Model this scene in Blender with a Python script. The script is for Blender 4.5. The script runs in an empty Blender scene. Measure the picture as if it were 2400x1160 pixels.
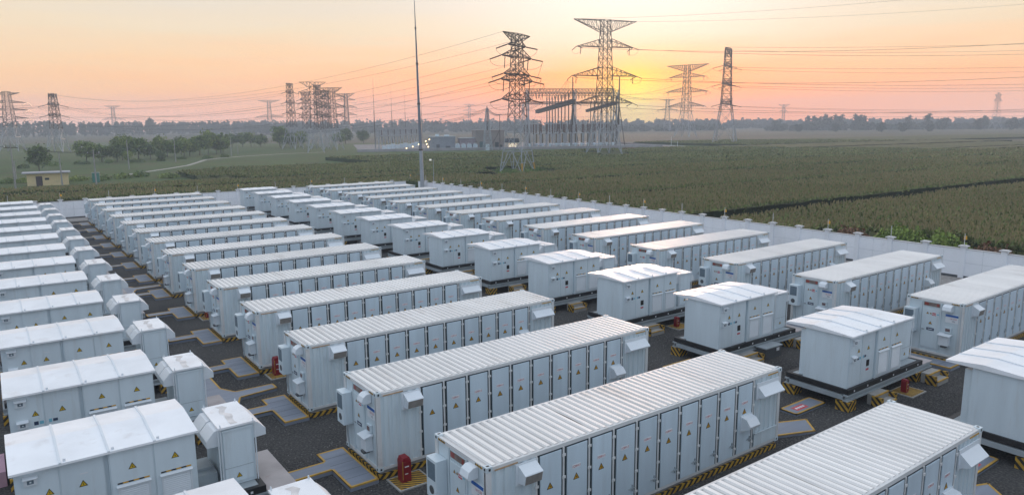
import bpy, bmesh, math, random
import numpy as np
from mathutils import Vector, Matrix
R = math.radians
rnd = random.Random(7)
scene = bpy.context.scene
COL = scene.collection

# ------------------------------------------------------------------ helpers
def tag(o, label=None, cat=None, group=None, kind=None):
    if label: o['label'] = label
    if cat: o['category'] = cat
    if group: o['group'] = group
    if kind: o['kind'] = kind
    return o

def empty(name, loc=(0, 0, 0), rz=0.0):
    o = bpy.data.objects.new(name, None)
    o.empty_display_size = 0.3
    COL.objects.link(o)
    o.location = loc
    o.rotation_euler = (0, 0, rz)
    return o

class MB:
    """collects quads and prisms into one mesh"""
    def __init__(self):
        self.v, self.f, self.m = [], [], []
    def face(self, pts, m=0):
        i = len(self.v)
        self.v += [tuple(p) for p in pts]
        self.f.append(tuple(range(i, i + len(pts))))
        self.m.append(m)
    def hexa(self, b, t, m=0):
        """b, t: lower and upper rings (counter-clockwise from above)"""
        i = len(self.v); n = len(b)
        self.v += [tuple(p) for p in b] + [tuple(p) for p in t]
        self.f.append(tuple(range(i + n - 1, i - 1, -1))); self.m.append(m)
        self.f.append(tuple(range(i + n, i + 2 * n))); self.m.append(m)
        for k in range(n):
            j = (k + 1) % n
            self.f.append((i + k, i + j, i + n + j, i + n + k)); self.m.append(m)
    def box(self, x0, y0, z0, x1, y1, z1, m=0):
        self.hexa([(x0, y0, z0), (x1, y0, z0), (x1, y1, z0), (x0, y1, z0)],
                  [(x0, y0, z1), (x1, y0, z1), (x1, y1, z1), (x0, y1, z1)], m)
        return self
    def prism_x(self, prof, x0, x1, m=0):
        """profile of (y,z) pushed along x"""
        self.hexa([(x0, y, z) for y, z in prof], [(x1, y, z) for y, z in prof], m)
    def prism_y(self, prof, y0, y1, m=0):
        self.hexa([(x, y0, z) for x, z in prof], [(x, y1, z) for x, z in prof], m)
    def prism_z(self, prof, z0, z1, m=0):
        self.hexa([(x, y, z0) for x, y in prof], [(x, y, z1) for x, y in prof], m)
    def bar(self, a, b, w, n=4, w2=None, m=0):
        a = Vector(a); b = Vector(b); d = b - a
        if d.length < 1e-6: return
        d.normalize()
        u = d.cross(Vector((0, 0, 1)))
        if u.length < 1e-3: u = Vector((1, 0, 0))
        u.normalize(); v = d.cross(u)
        w2 = w if w2 is None else w2
        ra, rb = [], []
        for k in range(n):
            t = 2 * math.pi * (k + .5) / n
            e = u * math.cos(t) + v * math.sin(t)
            ra.append(a + e * w); rb.append(b + e * w2)
        self.hexa(ra, rb, m)
    def path(self, pts, w, n=4, m=0):
        for a, b in zip(pts[:-1], pts[1:]): self.bar(a, b, w, n, m=m)
    def build(self, name, mats, parent=None, smooth=False, loc=None):
        me = bpy.data.meshes.new(name)
        me.from_pydata(self.v, [], self.f)
        if not isinstance(mats, (list, tuple)): mats = [mats]
        for q in mats: me.materials.append(q)
        if len(mats) > 1:
            me.polygons.foreach_set('material_index', self.m)
        bm = bmesh.new(); bm.from_mesh(me)
        bmesh.ops.recalc_face_normals(bm, faces=bm.faces)
        bm.to_mesh(me); bm.free()
        if smooth: me.polygons.foreach_set('use_smooth', [True] * len(me.polygons))
        me.update()
        return link(name, me, parent, loc)

def link(name, me, parent=None, loc=None):
    o = bpy.data.objects.new(name, me)
    COL.objects.link(o)
    if parent is not None: o.parent = parent
    if loc is not None: o.location = loc
    return o

KIDS = {}
def kids(o):
    return [c for c in o.children]

def copy_tree(o, parent=None):
    c = o.copy(); COL.objects.link(c)
    if parent is not None: c.parent = parent
    for ch in o.children: copy_tree(ch, c)
    return c

ORD = ['nearest', 'second', 'third', 'fourth', 'fifth', 'sixth', 'seventh', 'eighth', 'ninth', 'tenth', 'eleventh',
       'twelfth', 'thirteenth', 'fourteenth', 'fifteenth', 'sixteenth']

# ------------------------------------------------------------------ materials
def nodemat(name):
    m = bpy.data.materials.new(name); m.use_nodes = True
    nt = m.node_tree
    return m, nt, nt.nodes['Principled BSDF']

def N(nt, typ, **kw):
    n = nt.nodes.new(typ)
    for k, v in kw.items(): setattr(n, k, v)
    return n

def paint(name, col, rough=.5, var=.06, scale=1.5, metal=0.0, dirt=0.0, dirtcol=(.28, .22, .16), bump=0.0, stretch=(1, 1, 1), spec=.4, unit=0.0):
    """painted or plain surface: base colour with soft uneven wear, optional stains"""
    m, nt, b = nodemat(name)
    L = nt.links.new
    tc = N(nt, 'ShaderNodeTexCoord'); mp = N(nt, 'ShaderNodeMapping')
    oi = N(nt, 'ShaderNodeObjectInfo')
    add = N(nt, 'ShaderNodeVectorMath', operation='ADD')
    mul = N(nt, 'ShaderNodeMath', operation='MULTIPLY'); mul.inputs[1].default_value = 57.0
    L(oi.outputs['Random'], mul.inputs[0])
    L(tc.outputs['Object'], add.inputs[0]); L(mul.outputs[0], add.inputs[1])
    mp.inputs['Scale'].default_value = stretch
    L(add.outputs[0], mp.inputs[0])
    nz = N(nt, 'ShaderNodeTexNoise'); nz.inputs['Scale'].default_value = scale; nz.inputs['Detail'].default_value = 5
    L(mp.outputs[0], nz.inputs['Vector'])
    rp = N(nt, 'ShaderNodeValToRGB')
    c0 = tuple(max(0, c * (1 - var)) for c in col) + (1,); c1 = tuple(min(1, c * (1 + var)) for c in col) + (1,)
    rp.color_ramp.elements[0].position = .3; rp.color_ramp.elements[1].position = .7
    rp.color_ramp.elements[0].color = c0; rp.color_ramp.elements[1].color = c1
    L(nz.outputs['Fac'], rp.inputs[0])
    out = rp.outputs[0]
    if unit > 0:
        mr = N(nt, 'ShaderNodeMath', operation='MULTIPLY_ADD'); mr.inputs[1].default_value = 2 * unit; mr.inputs[2].default_value = 1 - unit
        L(oi.outputs['Random'], mr.inputs[0])
        hv = N(nt, 'ShaderNodeHueSaturation'); L(mr.outputs[0], hv.inputs['Value']); L(out, hv.inputs['Color']); out = hv.outputs[0]
    if dirt > 0:
        n2 = N(nt, 'ShaderNodeTexNoise'); n2.inputs['Scale'].default_value = scale * 1.7; n2.inputs['Detail'].default_value = 8
        n2.inputs['Roughness'].default_value = .65
        L(mp.outputs[0], n2.inputs['Vector'])
        r2 = N(nt, 'ShaderNodeValToRGB')
        r2.color_ramp.elements[0].position = .56; r2.color_ramp.elements[1].position = .78
        r2.color_ramp.elements[0].color = (0, 0, 0, 1); r2.color_ramp.elements[1].color = (dirt, dirt, dirt, 1)
        L(n2.outputs['Fac'], r2.inputs[0])
        mx = N(nt, 'ShaderNodeMixRGB'); mx.inputs[2].default_value = dirtcol + (1,)
        L(r2.outputs[0], mx.inputs[0]); L(out, mx.inputs[1]); out = mx.outputs[0]
    L(out, b.inputs['Base Color'])
    b.inputs['Roughness'].default_value = rough; b.inputs['Metallic'].default_value = metal
    b.inputs['Specular IOR Level'].default_value = spec
    if bump > 0:
        bp = N(nt, 'ShaderNodeBump'); bp.inputs['Strength'].default_value = bump; bp.inputs['Distance'].default_value = .02
        L(nz.outputs['Fac'], bp.inputs['Height']); L(bp.outputs[0], b.inputs['Normal'])
    return m

def hazard(name, pitch=.26):
    """yellow and black diagonal safety stripes"""
    m, nt, b = nodemat(name); L = nt.links.new
    tc = N(nt, 'ShaderNodeTexCoord'); sx = N(nt, 'ShaderNodeSeparateXYZ'); L(tc.outputs['Object'], sx.inputs[0])
    a = N(nt, 'ShaderNodeMath', operation='ADD'); a2 = N(nt, 'ShaderNodeMath', operation='SUBTRACT')
    L(sx.outputs[0], a.inputs[0]); L(sx.outputs[1], a.inputs[1]); L(a.outputs[0], a2.inputs[0]); L(sx.outputs[2], a2.inputs[1])
    d = N(nt, 'ShaderNodeMath', operation='DIVIDE'); d.inputs[1].default_value = pitch; L(a2.outputs[0], d.inputs[0])
    fr = N(nt, 'ShaderNodeMath', operation='FRACT'); L(d.outputs[0], fr.inputs[0])
    gt = N(nt, 'ShaderNodeMath', operation='GREATER_THAN'); gt.inputs[1].default_value = .5; L(fr.outputs[0], gt.inputs[0])
    nz = N(nt, 'ShaderNodeTexNoise'); nz.inputs['Scale'].default_value = 6; L(tc.outputs['Object'], nz.inputs['Vector'])
    rp = N(nt, 'ShaderNodeValToRGB'); rp.color_ramp.elements[0].color = (.36, .2, .02, 1); rp.color_ramp.elements[1].color = (.55, .32, .03, 1)
    rp.color_ramp.elements[0].position = .35; rp.color_ramp.elements[1].position = .65
    L(nz.outputs['Fac'], rp.inputs[0])
    mx = N(nt, 'ShaderNodeMixRGB'); L(gt.outputs[0], mx.inputs[0]); mx.inputs[1].default_value = (.018, .017, .016, 1); L(rp.outputs[0], mx.inputs[2])
    L(mx.outputs[0], b.inputs['Base Color']); b.inputs['Roughness'].default_value = .7
    return m

def ground_mat(name, cols, scales, rough=.95, bump=.6, bscale=30, bdist=.03):
    """natural ground from two noise layers"""
    m, nt, b = nodemat(name); L = nt.links.new
    tc = N(nt, 'ShaderNodeTexCoord')
    na = N(nt, 'ShaderNodeTexNoise'); na.inputs['Scale'].default_value = scales[0]; na.inputs['Detail'].default_value = 6
    nb = N(nt, 'ShaderNodeTexNoise'); nb.inputs['Scale'].default_value = scales[1]; nb.inputs['Detail'].default_value = 4
    L(tc.outputs['Object'], na.inputs['Vector']); L(tc.outputs['Object'], nb.inputs['Vector'])
    ra = N(nt, 'ShaderNodeValToRGB')
    el = ra.color_ramp.elements
    el[0].position = .35; el[1].position = .65
    el[0].color = cols[0] + (1,); el[1].color = cols[1] + (1,)
    L(na.outputs['Fac'], ra.inputs[0])
    rb = N(nt, 'ShaderNodeValToRGB'); rb.color_ramp.elements[0].position = .42; rb.color_ramp.elements[1].position = .72
    L(nb.outputs['Fac'], rb.inputs[0])
    mx = N(nt, 'ShaderNodeMixRGB'); L(rb.outputs[0], mx.inputs[0]); L(ra.outputs[0], mx.inputs[1]); mx.inputs[2].default_value = cols[2] + (1,)
    L(mx.outputs[0], b.inputs['Base Color']); b.inputs['Roughness'].default_value = rough
    b.inputs['Specular IOR Level'].default_value = .2
    if bump:
        nc = N(nt, 'ShaderNodeTexNoise'); nc.inputs['Scale'].default_value = bscale; nc.inputs['Detail'].default_value = 3
        L(tc.outputs['Object'], nc.inputs['Vector'])
        bp = N(nt, 'ShaderNodeBump'); bp.inputs['Strength'].default_value = bump; bp.inputs['Distance'].default_value = bdist
        L(nc.outputs['Fac'], bp.inputs['Height']); L(bp.outputs[0], b.inputs['Normal'])
    return m

def leafmat(name, c0, c1, scale=.5):
    m, nt, b = nodemat(name); L = nt.links.new
    ge = N(nt, 'ShaderNodeNewGeometry')
    nz = N(nt, 'ShaderNodeTexNoise'); nz.inputs['Scale'].default_value = scale; nz.inputs['Detail'].default_value = 2
    L(ge.outputs['Position'], nz.inputs['Vector'])
    ad = N(nt, 'ShaderNodeMath', operation='ADD'); L(nz.outputs['Fac'], ad.inputs[0])
    ml = N(nt, 'ShaderNodeMath', operation='MULTIPLY_ADD'); ml.inputs[1].default_value = .5; ml.inputs[2].default_value = -.25
    L(ge.outputs['Random Per Island'], ml.inputs[0]); L(ml.outputs[0], ad.inputs[1])
    rp = N(nt, 'ShaderNodeValToRGB'); rp.color_ramp.elements[0].position = .25; rp.color_ramp.elements[1].position = .75
    rp.color_ramp.elements[0].color = c0 + (1,); rp.color_ramp.elements[1].color = c1 + (1,)
    L(ad.outputs[0], rp.inputs[0]); L(rp.outputs[0], b.inputs['Base Color'])
    b.inputs['Roughness'].default_value = .65; b.inputs['Specular IOR Level'].default_value = .25
    return m

def glow(name, col, s):
    m, nt, b = nodemat(name)
    b.inputs['Base Color'].default_value = col + (1,)
    b.inputs['Emission Color'].default_value = col + (1,); b.inputs['Emission Strength'].default_value = s
    return m

W_BODY = paint('container_paint', (.61, .69, .725), .42, .07, 1.0, dirt=.5, dirtcol=(.36, .34, .30), stretch=(3.6, 3.6, .24), unit=.05)
W_DOOR = paint('door_paint', (.58, .675, .74), .36, .07, .8, dirt=.32, unit=.07, dirtcol=(.4, .42, .44), stretch=(3.0, 3.0, .3))
W_ROOF = paint('roof_paint', (.83, .81, .78), .45, .07, .6, dirt=.62, dirtcol=(.46, .40, .35), stretch=(1.2, .3, 1), unit=.05)
W_CAB = paint('cabinet_paint', (.66, .74, .78), .38, .06, .9, dirt=.36, unit=.04, dirtcol=(.42, .4, .36), stretch=(2.6, 2.6, .28))
W_CROOF = paint('cabinet_roof_paint', (.86, .87, .885), .34, .08, .8, dirt=.75, unit=.04, dirtcol=(.62, .58, .56), spec=.5)
HOOD_DARK = paint('hood_dark_face', (.24, .22, .20), .7, .15, 6)  # darker colour for the lower faces of the side hood
RSTAIN = paint('dust_stain', (.70, .67, .65), .7, .2, 3)
W_HOOD = paint('hood_paint', (.72, .76, .79), .4, .04, 1.2)
GROOVE = paint('shaded_dusty_groove', (.57, .545, .52), .8, .14, 1.2, dirt=.5, dirtcol=(.30, .25, .21), stretch=(1.2, .5, 1), unit=.05)  # groove colour darkened to carry the shade between ribs, plus dust
RAIL = paint('rail_paint', (.66, .66, .65), .5, .08, 1.0, dirt=.5, dirtcol=(.36, .28, .22))
SEAL = paint('rubber_seal', (.028, .04, .048), .6, .2, 3)
BLACK = paint('black_paint', (.02, .021, .023), .5, .2, 3)
GREY = paint('grey_steel', (.34, .38, .40), .5, .1, 1.5, dirt=.3)
DGREY = paint('dark_grey', (.09, .095, .1), .6, .15, 2)
GRILLE = paint('grille_grey', (.14, .19, .23), .5, .1, 8)
TREAD = paint('tread_plate', (.21, .235, .285), .5, .12, 1.2, dirt=.5, dirtcol=(.2, .17, .15), stretch=(.4, 2.5, 1))
YEL = paint('yellow_edge', (.50, .29, .05), .6, .2, 4)
HAZ = hazard('hazard_stripes', .27)
HAZS = hazard('hazard_tape', .11)
CONC = paint('concrete', (.33, .32, .30), .9, .14, 1.2, bump=.3, dirt=.4, dirtcol=(.2, .17, .14))
CONCT = paint('stained_concrete', (.42, .38, .37), .9, .16, 1.0, bump=.2, dirt=.6, dirtcol=(.3, .19, .15))
SGY = paint('sign_yellow', (.62, .33, .02), .5, .05, 4)
SGYS = paint('sign_bright_yellow', (.70, .46, .02), .5, .05, 4)
SGB = paint('sign_black', (.015, .015, .015), .5, .1, 4)
SGW = paint('sign_white', (.74, .76, .78), .5, .03, 4)
SGR = paint('sign_red', (.55, .09, .1), .5, .1, 4)
SGC = paint('sign_cyan', (.2, .5, .62), .5, .05, 4)
SGN = paint('sign_navy', (.03, .055, .11), .5, .1, 4)
BLUE = paint('notice_blue', (.03, .13, .42), .5, .1, 4)
FIRE = paint('fire_red', (.22, .009, .016), .4, .15, 3)
BRONZE = paint('display_brown', (.2, .15, .13), .4, .3, 6)
WALLP = paint('wall_paint', (.91, .92, .95), .75, .05, .5, dirt=.3, unit=.05, dirtcol=(.45, .44, .45))
WALLC = paint('wall_cap', (.62, .61, .60), .8, .08, 1.0, dirt=.3)
STEEL = paint('galvanised_steel', (.36, .385, .41), .5, .12, .6, metal=.2)
STEELD = paint('backlit_dark_steel', (.085, .068, .055), .6, .15, .6, metal=.1)  # dark brown tone carries the backlit look of steel against the sky
STEELY = paint('yellow_leg_paint', (.5, .27, .03), .6, .1, 2)
PORC = paint('brown_porcelain', (.09, .045, .03), .35, .15, 2)
WIRE = paint('conductor', (.07, .07, .075), .6, .1, 1)
BARK = paint('bark', (.10, .08, .06), .95, .3, 4)
LEAF_A = leafmat('leaf_green', (.055, .10, .022), (.22, .30, .07), .35)
LEAF_B = leafmat('leaf_light', (.09, .14, .028), (.30, .36, .09), .35)
LEAF_C = leafmat('leaf_dark', (.042, .075, .022), (.16, .23, .06), .35)
LEAF_F = leafmat('leaf_far', (.035, .055, .042), (.075, .10, .07), .04)
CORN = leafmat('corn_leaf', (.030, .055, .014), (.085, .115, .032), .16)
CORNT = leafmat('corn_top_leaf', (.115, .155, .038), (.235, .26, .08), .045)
TASS = leafmat('corn_tassel', (.24, .20, .09), (.33, .27, .13), .05)
SHRUB = leafmat('shrub_leaf', (.10, .15, .025), (.26, .34, .07), .5)
REED = leafmat('dry_weed', (.12, .055, .03), (.26, .15, .08), .5)
SKYBAND = None

GRASS = ground_mat('meadow', ((.045, .09, .022), (.085, .12, .036), (.085, .082, .038)), (.02, .15), bump=.8, bscale=.9, bdist=.4)
CROP_SHADE = ground_mat('shaded_crop_stalks', ((.018, .036, .009), (.038, .058, .016), (.026, .038, .012)), (.2, 1.5), bump=.5, bscale=3, bdist=.3)  # dark skirt colour with the shade inside the stand painted in
FIELD = ground_mat('brown_field', ((.075, .066, .042), (.115, .095, .06), (.075, .082, .042)), (.008, .06), bump=.8, bscale=.7, bdist=.4)
CROPB = ground_mat('crop_canopy', ((.06, .075, .022), (.095, .105, .034), (.11, .10, .04)), (.06, .9), bump=1, bscale=2.2, bdist=.5)
GRAVEL = ground_mat('dark_gravel', ((.026, .026, .028), (.066, .064, .063), (.12, .115, .108)), (.22, 13.0), bump=1, bscale=22, bdist=.06)
CPATH = ground_mat('concrete_paving', ((.26, .25, .235), (.33, .31, .29), (.22, .19, .17)), (.3, 3.0), bump=.2)
TRACK = ground_mat('pale_track', ((.34, .33, .31), (.42, .4, .37), (.28, .25, .2)), (.1, 1.0), bump=.2)
SUBG = ground_mat('substation_gravel', ((.17, .16, .16), (.24, .23, .23), (.3, .28, .27)), (.1, .8), bump=.3)

# ------------------------------------------------------------------ layout constants (metres)
PITCH = 6.177          # distance between rows
CL, CW, CH = 12.19, 2.52, 2.63   # container
DX = 26.17             # right container column
PL = 0.30              # plinth height

# ------------------------------------------------------------------ small shared pieces
def corrug(mb, axis, a0, a1, z0, z1, c, depth, period, sgn, m=0):
    """vertical ribs along x (axis 'x', at y=c) ; sgn = outward direction"""
    n = max(1, int(round((a1 - a0) / period))); p = (a1 - a0) / n
    pts = []
    for i in range(n):
        s = a0 + i * p
        pts += [(s, 0), (s + .36 * p, 0), (s + .5 * p, depth), (s + .86 * p, depth)]
    pts.append((a1, 0))
    for (s0, d0), (s1, d1) in zip(pts[:-1], pts[1:]):
        y0 = c + sgn * d0; y1 = c + sgn * d1
        if axis == 'x': mb.face([(s0, y0, z0), (s1, y1, z0), (s1, y1, z1), (s0, y0, z1)], m)
        else: mb.face([(y0, s0, z0), (y1, s1, z0), (y1, s1, z1), (y0, s0, z1)], m)

def tri_sign(mb, cx, cz, s, y=0.0, face='y', sg=-1):
    """black-edged warning triangle with a bolt, facing -y or -x; local plane coordinates (u, z)"""
    def P(u, z, d):
        return (u, y + sg * d, z) if face == 'y' else (y + sg * d, u, z)
    h = s * .87
    def T(k, d, m):
        mb.face([P(cx - s / 2 * k, cz - h / 3 * k - 0, d), P(cx + s / 2 * k, cz - h / 3 * k, d), P(cx, cz + h * 2 / 3 * k, d)], m)
    T(1.0, .004, 0); T(.70, .007, 1)
    b = s * .13
    mb.face([P(cx - b * .2, cz - h * .2, .010), P(cx + b * .9, cz + h * .06, .010), P(cx, cz + h * .06, .010), P(cx + b * .3, cz + h * .34, .010), P(cx - b * .9, cz + h * .02, .010), P(cx, cz + h * .02, .010)], 0)

_fonts = {}
def text_mesh(s, size):
    cu = bpy.data.curves.new('txt', 'FONT'); cu.body = s; cu.size = size; cu.align_x = 'CENTER'; cu.align_y = 'CENTER'
    o = bpy.data.objects.new('txt', cu); COL.objects.link(o)
    dg = bpy.context.evaluated_depsgraph_get(); dg.update()
    me = bpy.data.meshes.new_from_object(o.evaluated_get(dg))
    bpy.data.objects.remove(o); bpy.data.curves.remove(cu)
    return me

def lettering(s, size, mat, parent, loc, rot, name='lettering'):
    me = text_mesh(s, size); me.materials.clear(); me.materials.append(mat)
    o = link(name, me, parent, loc); o.rotation_euler = rot
    return o

# ------------------------------------------------------------------ battery container
def make_container():
    root = empty('battery_container')
    # walls
    b = MB()
    corrug(b, 'x', .14, 1.56, .12, 2.50, .045, .036, .285, -1)
    corrug(b, 'x', 10.76, 12.05, .12, 2.50, .045, .036, .26, -1)
    corrug(b, 'x', .14, 12.05, .12, 2.50, CW - .045, .036, .30, 1)
    b.face([(.04, .05, .1), (.04, CW - .05, .1), (.04, CW - .05, 2.52), (.04, .05, 2.52)])
    b.face([(CL - .05, .05, .1), (CL - .05, CW - .05, .1), (CL - .05, CW - .05, 2.52), (CL - .05, .05, 2.52)])
    b.box(.05, .1, .03, CL - .05, CW - .1, .1)
    for yy in (.06, .93, 1.80):                       # upright stiffeners on the short end
        b.box(-.0, yy, .12, .045, yy + .05, 2.5)
    b.build('wall', [W_BODY], root)
    # frame: corner posts, rails, corner castings
    f = MB()
    for x in (0, CL - .14):
        for y in (0, CW - .14):
            f.box(x, y, .14, x + .14, y + .14, 2.50)
    f.box(.14, 0.012, .02, CL - .14, .07, .12); f.box(.14, CW - .07, .02, CL - .14, CW - .012, .12)
    f.box(.012, .14, .02, .08, CW - .14, .12); f.box(CL - .08, .14, .02, CL - .012, CW - .14, .12)
    f.box(.14, 0.01, 2.50, CL - .14, .085, CH - .022); f.box(.14, CW - .085, 2.50, CL - .14, CW - .01, CH - .022)
    f.box(.01, .14, 2.50, .1, CW - .14, CH - .022); f.box(CL - .1, .14, 2.50, CL - .01, CW - .14, CH - .022)
    f.build('frame', [RAIL], root)
    for x in (-.008, CL - .172):
        for y in (-.008, CW - .172):
            for z in (0, 2.502):
                k = MB(); k.box(x, y, z, x + .18, y + .18, z + .135, 0)
                cx = x - .003 if x < 1 else x + .183
                k.box(min(cx, cx + .006) - .003, y + .06, z + .035, max(cx, cx + .006), y + .12, z + .10, 1)
                cy = y - .004 if y < 1 else y + .180
                k.box(x + .06, cy, z + .035, x + .12, cy + .004, z + .10, 1)
                if z > 1: k.box(x + .05, y + .06, z + .135, x + .13, y + .12, z + .139, 1)
                k.build('corner_casting', [W_BODY, BLACK], root)
    # roof sheet with cross ribs
    r = MB(); n = 48; x0, x1 = .10, CL - .10; p = (x1 - x0) / n; zt = CH - .004
    pts = []
    for i in range(n):
        s = x0 + i * p
        pts += [(s, zt - .05), (s + .40 * p, zt - .05), (s + .48 * p, zt), (s + .90 * p, zt)]
    pts.append((x1, zt - .05))
    for (s0, z0), (s1, z1) in zip(pts[:-1], pts[1:]):
        r.face([(s0, .085, z0), (s1, .085, z1), (s1, CW - .085, z1), (s0, CW - .085, z0)])
    for y in (.085, CW - .085):
        for (s0, z0), (s1, z1) in zip(pts[:-1], pts[1:]):
            r.face([(s0, y, zt - .07), (s1, y, zt - .07), (s1, y, z1), (s0, y, z0)])
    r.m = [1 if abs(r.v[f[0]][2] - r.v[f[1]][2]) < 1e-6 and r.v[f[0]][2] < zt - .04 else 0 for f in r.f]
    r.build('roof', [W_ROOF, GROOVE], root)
    # door bay: dark seal plane with posts, then ten doors
    fr = MB(); fr.box(1.565, .014, .10, 10.755, .09, 2.50, 0)
    for i in range(11):
        x = 1.6 + .913 * i - .058
        fr.box(x - .026, -.010, .10, x + .026, .014, 2.50, 1)
        for z in (.32, .95, 1.62, 2.25):
            fr.box(x - .06, -.030, z, x + .06, -.010, z + .07, 1)
    fr.build('door_frame', [SEAL, RAIL], root)
    dm = MB(); dm.box(.028, -.004, .125, .746, .014, 2.455, 0)
    dm.box(.038, -.010, .135, .736, -.004, 2.445, 0)
    hm = MB(); hm.box(.60, -.055, .50, .72, -.010, .53); hm.box(.655, -.05, .42, .68, -.010, .62); hm.bar((.5, -.045, .515), (.78, -.045, .515), .012)
    tm = MB(); tri_sign(tm, .35, 1.53, .22, -.010)
    door_me = sign_me = hand_me = plate_me = None
    for i in range(10):
        x = 1.6 + .913 * i + .033
        if i == 0:
            d = dm.build('door', [W_DOOR], root); d.location = (x, 0, 0); door_me = d.data
            t = tm.build('warning_sign', [SGB, SGY], d); sign_me = t.data
            h = hm.build('handle', [GREY], d); hand_me = h.data
        else:
            d = link('door', door_me, root, (x, 0, 0))
            link('warning_sign', sign_me, d); link('handle', hand_me, d)
            pm = MB(); pm.box(.20, -.0145, 1.79, .50, -.010, 1.90)
            if plate_me is None:
                q = pm.build('name_plate', [SGW], d); plate_me = q.data
            else: q = link('name_plate', plate_me, d)
            lettering('1QBH-%d' % i, .088, SGR, d, (.35, -.0185, 1.845), (R(90), 0, 0))
    # hoods on the long side
    h = MB()
    h.box(.88, -.02, 1.88, 1.58, .02, 2.46, 0)
    h.prism_x([(-.02, 2.42), (-.02, 1.95), (-.27, 1.99), (-.32, 2.24), (-.31, 2.26)], .95, 1.52, 0)
    h.box(.975, -.29, 1.995, 1.495, -.26, 2.0, 1)
    h.face([(.97, -.2755, 2.0), (1.50, -.2755, 2.0), (1.50, -.3225, 2.232), (.97, -.3225, 2.232)], 1)
    h.build('vent_hood', [W_HOOD, HOOD_DARK], root)
    h = MB()
    h.box(10.83, -.015, 1.78, 12.08, .02, 2.34, 0)
    h.prism_x([(-.015, 2.22), (-.015, 1.82), (-.28, 1.92), (-.30, 1.97)], 10.9, 12.0, 0)
    h.build('vent_hood', [W_HOOD], root)
    h = MB()
    h.box(10.02, -.025, .84, 10.62, -.01, 1.42, 0)
    h.prism_x([(-.025, 1.38), (-.025, .9), (-.34, 1.04), (-.38, 1.14), (-.22, 1.34)], 10.06, 10.58, 0)
    h.build('vent_hood', [W_HOOD], root)
    h = MB(); h.box(10.80, -.012, .14, 12.02, .012, .60, 0); h.box(10.80, -.05, .58, 12.04, -.012, .62, 0)
    h.build('cover_panel', [W_BODY], root)
    # rusty drip strips below the top rail
    s = MB(); s.box(.24, -.002, 2.49, .95, .010, 2.53, 0); s.box(11.45, -.002, 2.49, 12.0, .010, 2.53, 1)
    s.build('drip_strip', [paint('rusty_strip', (.45, .3, .18), .8, .3, 5), YEL], root)
    # short end with door, cooler, display and notices
    d = MB(); d.box(.015, .97, .26, .04, 1.78, 2.20, 0); d.box(-.002, 1.0, .30, .015, 1.75, 2.16, 0)
    door = d.build('end_door', [W_BODY], root)
    t = MB(); tri_sign(t, 1.37, 1.47, .17, -.003, 'x'); t.build('warning_sign', [SGB, SGY], door)
    t = MB(); t.box(-.007, 1.18, 1.12, -.002, 1.52, 1.25, 0); t.box(-.010, 1.24, 1.17, -.007, 1.46, 1.20, 1)
    t.build('navy_sign', [SGN, SGW], door)
    t = MB(); tri_sign(t, 1.52, 1.93, .12, -.003, 'x'); tri_sign(t, 1.38, 1.935, .10, -.003, 'x')
    t.box(-.006, 1.16, 1.93, -.002, 1.31, 1.99, 2); t.box(-.006, 1.14, 1.86, -.002, 1.33, 1.90, 2); t.box(-.006, 1.02, 1.90, -.002, 1.11, 1.96, 3)
    t.build('safety_sign', [SGB, SGY, SGR, SGC], door)
    t = MB(); t.box(-.05, 1.62, 1.12, -.002, 1.72, 1.16); t.build('handle', [GREY], door)
    t = MB(); t.box(.0, .97, 2.26, .042, 1.75, 2.49, 0); t.box(-.006, 1.0, 2.285, .0, 1.72, 2.465, 1)
    t.box(-.010, 1.50, 2.31, -.006, 1.68, 2.44, 2); t.box(-.010, 1.04, 2.31, -.006, 1.14, 2.44, 2)
    t.build('display_panel', [W_BODY, BRONZE, paint('display_red', (.3, .06, .05), .4, .3, 6)], root)
    a = MB(); a.box(-.30, 1.96, .98, .03, 2.49, 2.10, 0)
    a.box(-.306, 2.03, 1.52, -.30, 2.43, 2.02, 1); ring = []
    cyl = MB()
    a.prism_x([(2.23 + .12 * math.cos(t * math.pi / 8), 1.22 + .12 * math.sin(t * math.pi / 8)) for t in range(16)], -.306, -.30, 2)
    ac = a.build('air_conditioner', [W_CAB, GRILLE, DGREY], root)
    t = MB(); t.path([(-.1, 2.2, .98), (-.1, 2.18, .6), (-.06, 2.1, .05)], .022); t.build('drain_pipe', [GREY], ac)
    h = MB(); h.prism_y([(.03, 2.5), (.03, 2.2), (-.26, 2.2), (-.30, 2.27), (-.24, 2.42), (-.12, 2.5)], .42, .80, 0)
    h.box(-.25, .45, 2.196, .0, .77, 2.20, 1)
    h.build('vent_hood', [W_HOOD, DGREY], root)
    t = MB(); t.box(.02, .19, 1.66, .045, .74, 2.04, 0); t.box(.016, .19, 1.94, .02, .74, 2.04, 1)
    nb = t.build('notice_board', [SGW, BLUE], root)
    lettering('1# C25', .10, SGR, nb, (.013, .40, 1.86), (R(90), 0, R(-90)))
    lettering('TES', .09, SGN, nb, (.013, .38, 1.74), (R(90), 0, R(-90)))
    t = MB(); t.box(-.05, .42, 1.18, .03, .72, 1.44, 0); t.box(-.055, .47, 1.24, -.05, .67, 1.38, 1)
    t.build('meter_box', [W_BODY, paint('meter_face', (.16, .1, .1), .4, .2, 6)], root)
    t = MB(); t.box(-.20, .45, .58, .03, .86, 1.06, 0)
    t.prism_y([(.03, 1.14), (.03, 1.08), (-.30, 1.04), (-.30, 1.07)], .38, .93, 0); t.box(-.27, .52, .50, -.05, .74, .58, 1)
    t.build('socket_box', [W_HOOD, DGREY], root)
    s = MB()
    for y in (.18, 2.0): s.box(-.004, y, 2.53, .01, y + .34, 2.575)
    s.build('safety_tape', [HAZS], root)
    return root

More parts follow.
